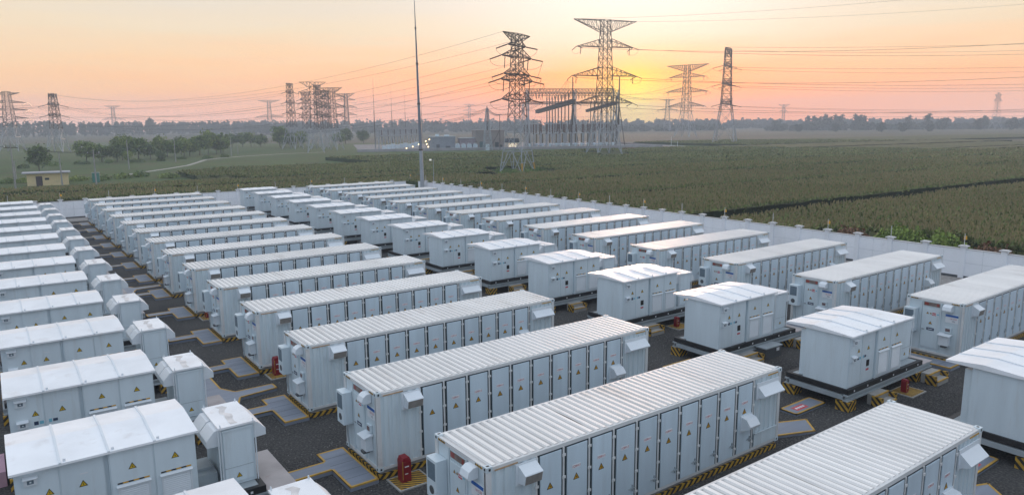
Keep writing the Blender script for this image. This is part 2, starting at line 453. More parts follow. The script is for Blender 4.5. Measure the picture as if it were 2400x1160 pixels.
proto = make_container()
def container_label(col, k, last=14):
    where = {'B': 'middle column', 'D': 'column along the perimeter wall'}[col]
    if col == 'B' and k == 0: return 'white battery container with ribbed roof cut off by the bottom right corner of the photo'
    if col == 'B' and k == 1: return 'white battery container with ten doors and a brown streak on its roof, bottom centre'
    if col == 'D' and k == 1: return 'battery container cut by the right photo edge with a blue-topped notice on its end'
    if k == last: return 'white battery container farthest back in the %s, before the far wall' % where
    return 'white battery container, %s from the front in the %s' % (ORD[k] if col == 'B' else ORD[k - 1], where)

first = True
CONTAINERS = {}
for col, x, ks in (('B', 0.0, range(0, 15)), ('D', DX, range(0, 15))):
    for k in ks:
        if col == 'D' and k == 0: continue
        o = proto if first else copy_tree(proto)
        first = False
        yy = k * PITCH + (0.0 if col == 'B' else -.03)
        o.location = (x + rnd.uniform(-.05, .05), yy + rnd.uniform(-.04, .04), PL); o.rotation_euler = (0, 0, rnd.uniform(-.003, .003))
        tag(o, container_label(col, k), 'container', 'white battery containers standing in two columns')
        CONTAINERS[(col, k)] = o

# brown streaks of the ribbed roof of the bottom-centre container (dirt lying in the groove)
st = MB()
RUST = paint('roof_rust', (.09, .055, .04), .9, .3, 3)
RUSTL = paint('roof_rust_light', (.30, .24, .20), .9, .3, 3)
p48 = (CL - .2) / 48
def streak(mb, i, y0, y1, w, m):
    xs = .10 + i * p48 + .2 * p48; z = CH - .004 - .05 + .003
    n = 8
    for j in range(n):
        a = y0 + (y1 - y0) * j / n; b2 = y0 + (y1 - y0) * (j + 1) / n
        wa = w * math.sin(math.pi * j / n) ** .6 if 0 < j else 0; wb = w * math.sin(math.pi * (j + 1) / n) ** .6 if j + 1 < n else 0
        mb.face([(xs - wa, a, z), (xs + wa, a, z), (xs + wb, b2, z), (xs - wb, b2, z)], m)
for a in ((14, .55, 1.9, .036, 0), (25, .3, 2.0, .022, 1), (30, .4, 1.4, .018, 1)):
    st = MB(); streak(st, *a); st.build('roof_stain', [RUST, RUSTL], CONTAINERS[('B', 1)])
for a in ((33, .4, 2.1, .03, 0), (26, .3, 1.7, .025, 0), (22, .5, 2.2, .03, 1)):
    st = MB(); streak(st, *a); st.build('roof_stain', [RUST, RUSTL], CONTAINERS[('B', 0)])

# plinths under the containers
pm = MB()
pm.box(.03, .03, 0, CL - .03, CW - .03, .18, 0)
for xx in (.0, CL - 1.2): pass
pm.build('container_plinth', [HAZ])
pl = bpy.data.objects['container_plinth']
pm2 = MB(); pm2.box(.1, .1, .18, CL - .1, CW - .1, PL + .02, 0); pm2.build('plinth_top', [CONC], pl)
i = 0
for (col, k), c in CONTAINERS.items():
    o = pl if i == 0 else copy_tree(pl); i += 1
    o.location = (c.location.x, c.location.y, 0)
    tag(o, 'black and yellow striped plinth under the %s container of the %s' % (ORD[k if col == 'B' else k - 1] if k < 14 else 'farthest', 'middle column' if col == 'B' else 'right column'), 'plinth', 'striped plinths under the containers')

# ------------------------------------------------------------------ inverter station on a skid
ZB = 0.40
SL = 6.0
def make_station(detail_left):
    root = empty('inverter_station')
    S = lambda z: z - ZB
    # black base rails with a grey deck
    m = MB()
    m.box(-.06, -.10, S(.66), 5.95, .06, S(.87)); m.box(-.06, 2.46, S(.66), 5.95, 2.62, S(.87))
    m.box(-.06, .06, S(.66), .10, 2.46, S(.87)); m.box(5.79, .06, S(.66), 5.95, 2.46, S(.87))
    base = m.build('base_rail', [BLACK], root)
    m = MB()
    for x in (.35, 1.35, 2.4, 3.4, 4.5, 5.5): m.box(x, -.104, S(.72), x + .07, -.10, S(.79))
    m.build('rail_marker', [SGW], base)
    m = MB(); m.box(.10, .06, S(.80), 5.79, 2.46, S(.858)); m.build('deck', [GREY], root)
    m = MB()
    for y in (-.12, 2.44):
        m.box(-.12, y, S(.60), 6.85, y + .20, S(.66)); m.box(-.12, y + .085, S(.45), 6.85, y + .115, S(.60)); m.box(-.12, y, S(.40), 6.85, y + .20, S(.45))
    for x in (-.12, 2.3, 4.6, 6.65):
        m.box(x, .08, S(.44), x + .18, 2.44, S(.62))
    m.build('support_beam', [GREY], root)
    m = MB(); m.box(5.97, -.11, S(.662), 6.84, 2.62, S(.69)); m.build('end_deck', [CONCT], root)
    # main cabinet
    m = MB()
    m.box(.03, .04, S(.87), 1.95, 1.92, S(3.02)); m.box(1.95, .10, S(.87), 2.05, 1.92, S(3.02)); m.box(2.05, 0.0, S(.80), 4.15, 1.92, S(3.02))
    m.build('cabinet_body', [W_CAB], root)
    m = MB(); m.box(.22, 1.92, S(.87), 4.0, 2.22, S(2.80)); m.build('rear_radiator', [W_CAB], root)
    rf = MB()
    prof = [(-.13, 2.97), (2.75, 2.97), (2.75, 3.04), (1.55, 3.15), (-.13, 3.03)]
    rf.prism_x([(y, S(z)) for y, z in prof], -.06, 4.22, 0)
    roof = rf.build('roof', [W_CROOF], root)
    m = MB()
    for x in (1.0, 2.07, 3.14):
        m.prism_x([(y, S(z)) for y, z in [(-.14, 3.02), (-.14, 3.055), (1.55, 3.18), (2.76, 3.065), (2.76, 3.03), (1.55, 3.14)]], x - .028, x + .028, 0)
        m.box(x + .07, -.06, S(3.03), x + .13, .0, S(3.10), 0)
    m.build('roof_seam', [W_HOOD], roof)
    # four front doors
    for x0, x1, y in ((.05, .955, .04), (.965, 1.94, .04), (2.07, 3.09, 0.0), (3.11, 4.13, 0.0)):
        d = MB(); d.box(x0 + .012, y - .018, S(.93), x1 - .012, y, S(2.93)); door = d.build('door', [W_CAB], root)
        yy = y - .018; cx = (x0 + x1) / 2
        low = x0 < 2
        t = MB(); tri_sign(t, cx + (.22 if x0 < .5 else 0), S(2.28 if low else 2.44), .2, yy); t.build('warning_sign', [SGB, SGYS], door)
        if x0 < .5:
            for z in (2.70, 2.0):
                h = MB(); h.box(.22, yy - .07, S(z - .09), .50, yy, S(z + .09), 0); h.prism_x([(yy, S(z + .15)), (yy - .13, S(z + .10)), (yy - .13, S(z + .08)), (yy, S(z + .11))], .20, .52, 0)
                h.box(.29, yy - .074, S(z - .05), .43, yy - .07, S(z + .05), 1); h.box(.34, yy - .078, S(z - .02), .38, yy - .074, S(z + .02), 0)
                h.build('meter_box', [W_HOOD, GRILLE], door)
            t = MB(); t.box(.66, yy - .005, S(1.92), .78, yy, S(2.04), 0); t.box(.81, yy - .005, S(1.93), .92, yy, S(2.03), 1); t.build('safety_sign', [SGN, SGC], door)
        elif low:
            t = MB(); t.box(1.36, yy - .012, S(1.53), 1.57, yy, S(1.79)); t.build('viewing_window', [SGB], door)
            t = MB(); t.box(1.36, yy - .005, S(1.35), 1.57, yy, S(1.43), 0); t.box(1.40, yy - .005, S(2.55), 1.58, yy, S(2.58), 1); t.build('red_notice', [SGR, SGW], door)
            t = MB(); t.box(1.06, yy - .005, S(1.93), 1.14, yy, S(2.04), 0); t.box(1.17, yy - .005, S(1.94), 1.30, yy, S(2.03), 1); t.build('safety_sign', [SGC, SGN], door)
        else:
            lv = MB(); a, b2 = x0 + .13, x1 - .13
            lv.box(a, yy - .03, S(1.03), a + .04, yy, S(1.93), 0); lv.box(b2 - .04, yy - .03, S(1.03), b2, yy, S(1.93), 0)
            lv.box(a, yy - .03, S(1.0), b2, yy, S(1.05), 0)
            nl = 16
            for q in range(nl):
                z = 1.06 + .87 * q / nl
                lv.prism_x([(yy, S(z + .052)), (yy - .026, S(z + .012)), (yy - .026, S(z)), (yy, S(z + .01))], a + .04, b2 - .04, 0)
            lv.prism_x([(yy, S(2.0)), (yy - .07, S(1.965)), (yy - .07, S(1.945)), (yy, S(1.95))], a - .03, b2 + .03, 0)
            lo = lv.build('louvre', [W_HOOD], door)
            t = MB(); n = 6
            for q in range(n):
                u0 = a + (b2 - a) * q / n; u1 = a + (b2 - a) * (q + 1) / n
                t.box(u0, yy - .006, S(2.03), u1, yy, S(2.07), 0 if q % 2 == 0 else 1)
            t.build('safety_tape', [SGB, SGY], door)
    # small transformer cabinet
    m = MB(); m.box(4.90, .46, S(.87), 5.86, 2.2, S(2.66)); m.build('transformer_cabinet', [W_CAB], root)
    m = MB(); m.box(4.86, .37, S(2.66), 5.90, 2.28, S(2.72))
    ro = m.build('transformer_roof', [W_CROOF], root)
    m = MB(); q = random.Random(3); pts = [(5.34 + q.uniform(-.07, .07), .5 + .2 * i) for i in range(9)]
    m.face([(x - q.uniform(.05, .13), y, S(2.724)) for x, y in pts] + [(x + q.uniform(.05, .15), y, S(2.724)) for x, y in reversed(pts)]); m.build('roof_stain', [RSTAIN], ro)
    m = MB()
    for x, y in ((4.92, .41), (5.84, .41), (4.92, 2.24), (5.84, 2.24)):
        for t in range(8):
            a = t * math.pi / 4; b2 = a + math.pi / 4
            m.bar((x, y + .045 * math.cos(a), S(2.76) + .045 * math.sin(a)), (x, y + .045 * math.cos(b2), S(2.76) + .045 * math.sin(b2)), .013)
    m.build('lifting_eye', [W_HOOD], ro)
    m = MB(); m.box(4.98, .425, S(.98), 5.78, .46, S(2.58)); m.box(4.95, .40, S(2.55), 5.81, .46, S(2.61)); dd = m.build('transformer_door', [W_CAB], root)
    t = MB(); t.box(4.98, .420, S(1.42), 5.78, .425, S(1.432)); t.build('door_seam', [GREY], dd)
    t = MB(); tri_sign(t, 5.36, S(1.14), .17, .425); t.build('warning_sign', [SGB, SGYS], dd)
    for side in (-1, 1):
        for y0 in (.50, 1.36):
            x = 4.90 if side < 0 else 5.86
            h = MB()
            h.prism_y([(x, S(2.64)), (x + side * .13, S(2.61)), (x + side * .36, S(2.36)), (x + side * .36, S(2.16)), (x, S(2.14))], y0, y0 + .80)
            h.build('air_hood', [W_HOOD], root)
    for x in (4.85, 4.92, 5.89):
        m = MB(); m.bar((x, .42, S(.87)), (x, .42, S(2.64)), .022); m.build('conduit', [W_HOOD], root)
    m = MB(); m.box(4.2, .7, S(.87), 4.82, 1.9, S(1.30)); m.box(4.2, 1.0, S(1.30), 4.8, 1.5, S(1.38)); m.build('busbar_duct', [GREY], root)
    return root

proto_s = make_station(True)
XA, XC = -9.45, 17.2
first = True
STATIONS = {}
for col, x, ks in (('A', XA, range(1, 15)), ('C', XC, range(0, 15))):
    for k in ks:
        o = proto_s if first else copy_tree(proto_s); first = False
        o.location = (x + rnd.uniform(-.04, .04), k * PITCH + .34 + rnd.uniform(-.04, .04), ZB); o.rotation_euler = (0, 0, rnd.uniform(-.004, .004))
        STATIONS[(col, k)] = o
        w = 'left column' if col == 'A' else 'column between the two container columns'
        if col == 'A' and k == 1: s = 'white inverter station of which only the roof shows at the bottom left edge'
        elif col == 'A' and k == 2: s = 'white inverter station with louvres and yellow signs, large at the bottom left'
        elif col == 'C' and k == 0: s = 'white inverter station cut off by the right edge, low in the photo'
        elif k == 14: s = 'white inverter station farthest back in the %s' % w
        else: s = 'white gable-roofed inverter station in the %s, %s from the front' % (w, ORD[k - 1] if col == 'A' else ORD[k])
        s = s.replace('nearest from the front', 'first from the front')
        tag(o, s, 'inverter station', 'white inverter stations on steel skids')

# concrete piers carrying the skids
m = MB(); m.box(0, 0, 0, .55, .55, ZB); m.build('skid_pier', [HAZ])
pier = bpy.data.objects['skid_pier']
cnt = 0
for (col, k), s in STATIONS.items():
    if k > 9: continue
    for nx, xx in (('left', -.15), ('right', 5.35)):
        for ny, yy in (('near', -.2), ('far', 2.15)):
            o = pier if cnt == 0 else pier.copy()
            if cnt: COL.objects.link(o)
            cnt += 1
            o.location = (s.location.x + xx, s.location.y + yy, 0)
            tag(o, 'striped pier under the %s %s corner of the %s skid, %s' % (ny, nx, ORD[k - (1 if col == 'A' else 0)], 'left column' if col == 'A' else 'centre column'), 'pier', 'striped piers under the skids')

# concrete steps up to the stations of the centre column
m = MB()
m.box(0, .35, 0, .95, .72, .44, 0); m.box(0, 0, 0, .95, .35, .22, 0)
for y, z in ((.35, .44), (0, .22)): m.box(-.003, y - .004, z - .05, .953, y + .05, z + .004, 1)
stp = m.build('concrete_steps', [CONC, YEL])
m = MB(); m.box(-.10, .05, 0, -.004, .5, .42); m.build('side_wall', [HAZ], stp)
m = MB(); m.box(.954, .05, 0, 1.05, .5, .42); m.build('side_wall', [HAZ], stp)
cnt = 0
for (col, k), s in STATIONS.items():
    if col != 'C' or k > 7: continue
    for nm, xx, yy in (('left', 1.35, -.86), ('right', 5.6, -.98)):
        o = stp if cnt == 0 else copy_tree(stp); cnt += 1
        o.location = (s.location.x + xx, s.location.y + yy, 0)
        tag(o, 'two yellow-edged concrete steps at the %s part of the %s station, centre column' % (nm, ORD[k]), 'steps', 'concrete steps at the centre stations')

# ------------------------------------------------------------------ step plates at the container ends
def plate(mb, poly, z0, z1, edge=.07):
    """tread plate outlined with a yellow edge"""
    mb.prism_z(poly, z0, z1, 0)
    n = len(poly)
    for i in range(n):
        a = Vector(poly[i] + (0,)); b2 = Vector(poly[(i + 1) % n] + (0,))
        d = (b2 - a).normalized(); nn = Vector((-d.y, d.x, 0)) * edge
        mb.prism_z([(a.x, a.y), (b2.x, b2.y), (b2.x + nn.x, b2.y + nn.y), (a.x + nn.x, a.y + nn.y)], z1, z1 + .006, 1)
        mb.face([(a.x, a.y, z1 - .04), (b2.x, b2.y, z1 - .04), (b2.x, b2.y, z1), (a.x, a.y, z1)], 1)
TP = [(-1.02, -.1), (-.06, -.1), (-.06, 2.74), (-1.02, 2.74), (-1.02, 2.05), (-2.35, 2.05), (-2.35, 1.36), (-1.02, 1.36)]
m = MB(); plate(m, TP, .0, .16)
for q in range(1, 5):
    y = -.1 + 2.84 * q / 5; m.box(-.99, y - .006, .158, -.09, y + .006, .163, 2)
tp = m.build('step_platform', [TREAD, YEL, DGREY])
cnt = 0
for (col, k), c in CONTAINERS.items():
    if k == 0 or (col == 'D' and k > 6): continue
    o = tp if cnt == 0 else tp.copy()
    if cnt: COL.objects.link(o)
    cnt += 1
    o.location = (c.location.x, c.location.y, 0)
    tag(o, 'grey yellow-edged platform at the end of the %s container, %s' % (ORD[k if col == 'B' else k - 1], 'middle column' if col == 'B' else 'right column'), 'platform', 'tread-plate platforms at the container ends')

# longer crossing walkways
for k, lab in ((3, 'branching yellow-edged walkway between the third and fourth platforms of the middle column'), (7, 'branching yellow-edged walkway between the seventh and eighth platforms of the middle column')):
    m = MB(); y = k * PITCH
    plate(m, [(-2.45, y + 1.30), (-1.9, y + 2.75), (-1.6, y + 3.55), (-.02, y + 3.75), (-.02, y + 4.35), (-1.6, y + 4.35), (-2.0, y + 5.1), (-2.0, y + 7.5), (-2.9, y + 7.5), (-2.9, y + 1.3)], 0, .15)
    tag(m.build('walkway', [TREAD, YEL]), lab, 'walkway')
# cover plates on the gravel beside the centre column
for i, k in enumerate((0, 1, 2)):
    y = k * PITCH
    m = MB(); plate(m, [(15.1, y + 1.12), (17.1, y + 1.12), (17.1, y + 1.86), (15.1, y + 1.86)], 0, .10)
    m.box(15.45, y + 1.3, .100, 16.2, y + 1.62, .105, 2)
    for q in range(4): m.box(15.55 + q * .15, y + 1.41, .105, 15.66 + q * .15, y + 1.51, .108, 3)
    tag(m.build('cover_plate', [TREAD, YEL, SGR, SGW]), 'small yellow-edged ground plate with red sign, before the %s centre station' % ORD[k], 'cover plate', 'yellow-edged ground plates')
    m = MB(); plate(m, [(12.4, y + .6), (14.3, y - .15), (15.0, y + .65), (12.4, y + 1.75)], 0, .11)
    tag(m.build('cover_plate', [TREAD, YEL]), 'plain yellow-edged ground plate right of the %s container, middle column' % ORD[k], 'cover plate', 'yellow-edged ground plates')

# ------------------------------------------------------------------ red fire cabinets on striped pads
m = MB(); m.prism_y([(0, 0), (.36, 0), (.36, .78), (.30, .90), (.06, .90), (0, .78)], 0, .36, 0)
fc = m.build('fire_cabinet', [FIRE])
m = MB(); m.box(.03, -.018, .10, .33, 0, .76, 0); m.box(.012, -.024, .12, .03, -.0, .80, 1)
m.box(.10, -.022, .56, .26, -.018, .60, 2); m.box(.10, -.022, .30, .22, -.018, .33, 2); m.build('cabinet_door', [FIRE, YEL, SGW], fc)
m = MB(); m.box(-.3, -.42, 0, .9, .55, .05, 0); m.box(-.24, -.36, .05, .84, .49, .054, 1)
pad = m.build('striped_pad', [CONC, hazard('pad_stripes', .17)])
i = 0
for x, y, who in [(.45, 2 * PITCH - .65, 'third container of the middle column'), (.45, 4 * PITCH - .65, 'fifth container of the middle column'), (.45, 6 * PITCH - .65, 'seventh container of the middle column'),
                  (.45, 8 * PITCH - .65, 'ninth container of the middle column'), (XC + 3.6, 1 * PITCH - .25, 'second skid of the centre column'), (XC + 3.6, 3 * PITCH - .25, 'fourth skid of the centre column'), (XC + 3.6, 5 * PITCH - .25, 'sixth skid of the centre column'),
                  (37.9, 9 * PITCH - .9, 'ninth container by the right wall')]:
    o = fc if i == 0 else copy_tree(fc); p = pad if i == 0 else pad.copy()
    if i: COL.objects.link(p)
    i += 1
    o.location = (x, y, .054); p.location = (x, y, 0); o.scale = (.88, .88, .9) if x < 5 else (.62, .62, .6)
    tag(o, 'red fire extinguisher cabinet beside the %s' % who, 'fire cabinet', 'red fire cabinets')
    tag(p, 'low striped pad under the red cabinet beside the %s' % who, 'pad', 'striped pads')
# grey equipment box
m = MB(); m.box(0, 0, 0, 1.25, 1.3, .52, 0); m.box(-.04, -.04, .52, 1.29, 1.34, .57, 1); m.box(.85, -.006, .30, 1.08, 0, .46, 2)
g = m.build('equipment_box', [DGREY, GREY, SGW]); g.location = (19.95, 12.05, 0)
tag(g, 'dark grey equipment box with a light lid and white label on the gravel', 'box')
m = MB(); m.prism_x([(0, 0), (1.6, 0), (1.6, .5), (.8, .75), (0, .5)], 0, 1.1)
g = m.build('covered_box', [paint('pink_cover', (.5, .3, .36), .7, .1, 2)]); g.location = (-10.75, 19.2, 0)
tag(g, 'pinkish covered box at the left edge of the photo between two inverter stations', 'box')

# ------------------------------------------------------------------ perimeter walls
WX, WY = 46.9, 96.6
def make_wall(name, label, axis, start, n, step, fixed):
    """axis 'y': wall along y at x=fixed ; axis 'x': along x at y=fixed"""
    root = empty(name); tag(root, label, 'wall')
    def bx(mb, a0, a1, d0, d1, z0, z1, m=0):
        if axis == 'y': mb.box(fixed + d0, a0, z0, fixed + d1, a1, z1, m)
        else: mb.box(a0, fixed + d0, z0, a1, fixed + d1, z1, m)
    PN, PO, CP = None, None, None
    for i in range(n):
        a = start + i * step
        off = (0, a, 0) if axis == 'y' else (a, 0, 0)
        if PN is None:
            m = MB()
            for q0, q1 in ((.18, step / 2 - .008), (step / 2 + .008, step - .18)):
                for z0, z1 in ((.16, 1.10), (1.115, 2.06)):
                    bx(m, q0, q1, -.06, .06, z0, z1)
            bx(m, .18, step - .18, -.045, .045, .16, 2.06, 1)
            bx(m, .18, step - .18, -.09, .09, 2.06, 2.13, 2); bx(m, .18, step - .18, -.08, .08, 0, .16, 3)
            p = m.build('wall_panel', [WALLP, GREY, WALLC, DGREY], root); PN = p.data
            m = MB(); bx(m, -.18, .18, -.16, .16, 0, 2.26); o = m.build('post', [WALLP], root); PO = o.data
            m = MB(); bx(m, -.30, .30, -.26, .26, 2.26, 2.33); bx(m, -.22, .22, -.2, .2, 2.33, 2.37); c = m.build('post_cap', [WALLC], o); CP = c.data
            p.location = off; o.location = off
        else:
            link('wall_panel', PN, root, off); o = link('post', PO, root, off); link('post_cap', CP, o)
    return root
make_wall('perimeter_wall', 'long white panelled perimeter wall running along the crop field at the right', 'y', 4.14 - 26.0, 45, 2.6, WX)
make_wall('perimeter_wall', 'white panelled perimeter wall across the far end of the site', 'x', -36.5, 31, 2.65, WY)

LAMP = paint('amber_lamp', (.75, .38, .01), .4, .1, 6)
def fence_pole(kind):
    m = MB(); m.bar((0, 0, 0), (0, 0, .82), .025, 6); m.box(-.05, -.05, 0, .05, .05, .03); m.bar((0, -.07, .60), (0, .07, .60), .012); m.bar((0, -.07, .40), (0, .07, .40), .012)
    o = m.build('fence_pole', [WALLC])
    if kind:
        m = MB(); prof = [(.11 * math.cos(t * math.pi / 4), .11 * math.sin(t * math.pi / 4)) for t in range(8)]
        q = [(x + .10, y) for x, y in prof]
        m.prism_z(q, .40, .60); m.prism_z([(x * .6 + .036, y * .6) for x, y in q], .60, .66); m.build('warning_lamp', [LAMP], o)
    return o
pa, pb = fence_pole(True), fence_pole(False)
ia = ib = 0
def put_pole(kind, loc, lab):
    global ia, ib
    if kind:
        o = pa if ia == 0 else copy_tree(pa); ia += 1
    else:
        o = pb if ib == 0 else copy_tree(pb); ib += 1
    o.location = loc
    tag(o, lab, 'fence pole', 'slim poles on the wall posts')
for i in range(17):
    y = 14.54 + 5.2 * i
    put_pole(i % 2 == 0, (WX, y, 2.37), 'slim pole %s on the right wall, %s from the photo edge' % ('with amber lamp' if i % 2 == 0 else 'without lamp', (ORD[i] if i < 16 else 'seventeenth')))
for i in range(12):
    x = -36.5 + 2.65 * (11 + 2 * i - 6)
    if x > 44: break
    put_pole(i % 2 == 0, (x, WY, 2.37), 'slim pole %s on the far perimeter wall, %s from the left' % ('with amber lamp' if i % 2 == 0 else 'without lamp', 'leftmost' if i == 0 else ORD[i]))

# ------------------------------------------------------------------ tall tapering mast and things at its foot
MASTG = paint('mast_grey', (.20, .22, .25), .5, .12, .6)
m_root = empty('lightning_mast', (46.1, 92.2, 0)); m_root.rotation_euler = (0, R(-.95), 0)
tag(m_root, 'very tall thin tapering grey lightning mast standing inside the far corner of the wall', 'mast')
zz = [0, 7.2, 14.2, 20.2, 25.4, 30.0]; rr = [.34, .27, .205, .15, .085, .03]
for i in range(5):
    m = MB(); m.bar((0, 0, zz[i]), (0, 0, zz[i + 1]), rr[i], 10, rr[i + 1] + .012); m.build('mast_section', [MASTG if i >= 1 else STEEL], m_root, smooth=False)
    m = MB(); m.bar((0, 0, zz[i + 1] - .12), (0, 0, zz[i + 1] + .12), rr[i + 1] + .06, 10); m.build('mast_collar', [STEELD], m_root)
o = empty('lamp_post', (47.8, 91.6, 0)); tag(o, 'thin lamp post with a small white lamp right of the mast foot', 'lamp post')
m = MB(); m.bar((0, 0, 0), (0, 0, 5.6), .05, 6, .035); m.bar((0, 0, 5.55), (-.35, .1, 5.65), .025); m.build('pole', [GREY], o)
m = MB(); m.box(-.62, 0, 5.5, -.32, .2, 5.72); m.build('lamp', [glow('lamp_white', (1, .95, .85), .35)], o)
o = empty('extinguisher_cabinet', (46.0, 90.4, 0)); tag(o, 'small red cabinet with a rounded top at the foot of the tall mast', 'cabinet')
m = MB(); m.box(-.3, -.2, 0, .3, .2, 1.25); m.prism_y([(-.3, 1.25), (.3, 1.25), (.15, 1.5), (-.15, 1.5)], -.2, .2); m.build('cabinet_body', [paint('bright_red', (.4, .03, .03), .4, .1, 3)], o)
m = MB(); m.box(-.25, -.225, .1, .25, -.2, 1.15); m.build('cabinet_door', [FIRE], o)

# ------------------------------------------------------------------ ground
def sheet(name, pts, z, mat, kind='structure'):
    m = MB(); m.face([(x, y, z) for x, y in pts]); o = m.build(name, [mat]); o['kind'] = kind; return o
GR = 1500
m = MB(); m.face([(-GR + 200, -300, 0), (GR, -300, 0), (GR, GR, 0), (-GR + 200, GR, 0)]); o = m.build('ground', [FIELD]); o['kind'] = 'structure'
sheet('meadow', [(-260, 97), (47, 97), (150, 128), (300, 205), (285, 250), (262, 330), (140, 420), (60, 560), (-260, 620)], .004, GRASS)
sheet('gravel_yard', [(-37, -40), (WX, -40), (WX, WY), (-37, WY)], .004, GRAVEL)
sheet('concrete_path', [(41.2, -20), (46.7, -20), (46.7, 93), (41.2, 93)], .012, CPATH)
sheet('concrete_path', [(-37, 92.6), (41.1, 92.6), (41.1, 96.4), (-37, 96.4)], .012, CPATH)
# loose stones scattered through the nearest gravel
def stones():
    g = np.random.default_rng(4)
    n = 42000
    x = g.uniform(-7, 30, n); y = g.uniform(2, 34, n)
    s = g.uniform(.014, .036, n)
    keep = np.ones(n, bool)
    x, y, s = x[keep], y[keep], s[keep]; n = len(x)
    base = np.array([(1, 0, -.3), (-.5, .87, -.3), (-.5, -.87, -.3), (.1, .1, .8)])
    a = g.uniform(0, 6.28, n); ca, sa = np.cos(a), np.sin(a)
    V = np.empty((n, 4, 3))
    V[:, :, 0] = x[:, None] + s[:, None] * (base[:, 0] * ca[:, None] - base[:, 1] * sa[:, None])
    V[:, :, 1] = y[:, None] + s[:, None] * (base[:, 0] * sa[:, None] + base[:, 1] * ca[:, None])
    V[:, :, 2] = .012 + s[:, None] * base[:, 2]
    F = np.array([(0, 1, 3), (1, 2, 3), (2, 0, 3)])
    faces = (np.arange(n)[:, None, None] * 4 + F).reshape(-1, 3)
    return mesh_np('gravel_stones', V.reshape(-1, 3), faces, [STONE])
def mesh_np(name, V, F, mats, mi=None):
    k = F.shape[1]
    me = bpy.data.meshes.new(name)
    me.vertices.add(len(V)); me.vertices.foreach_set('co', np.ascontiguousarray(V, dtype=np.float32).ravel())
    me.loops.add(F.size); me.loops.foreach_set('vertex_index', np.ascontiguousarray(F, dtype=np.int32).ravel())
    me.polygons.add(len(F)); me.polygons.foreach_set('loop_start', np.arange(0, F.size, k, dtype=np.int32))
    for q in mats: me.materials.append(q)
    if mi is not None: me.polygons.foreach_set('material_index', np.ascontiguousarray(mi, dtype=np.int32))
    me.update(calc_edges=True); me.validate()
    return link(name, me)
STONE = leafmat('stone', (.025, .025, .026), (.17, .165, .16), 2.0)
tag(stones(), 'loose dark grey stones lying over the gravel of the yard', 'gravel', kind='stuff')

# ------------------------------------------------------------------ camera numbers (also used to leave out plants that cannot be seen)
CAM = Vector((-9.177, -7.497, 11.247)); YAW = R(36.046); PITCHA = R(9.815); ROLL = R(-.451)
def visible_mask(x, y, margin=10):
    az = np.degrees(np.arctan2(x - CAM.x, y - CAM.y)) - 36.046
    return np.abs(az) < 35.4 + margin

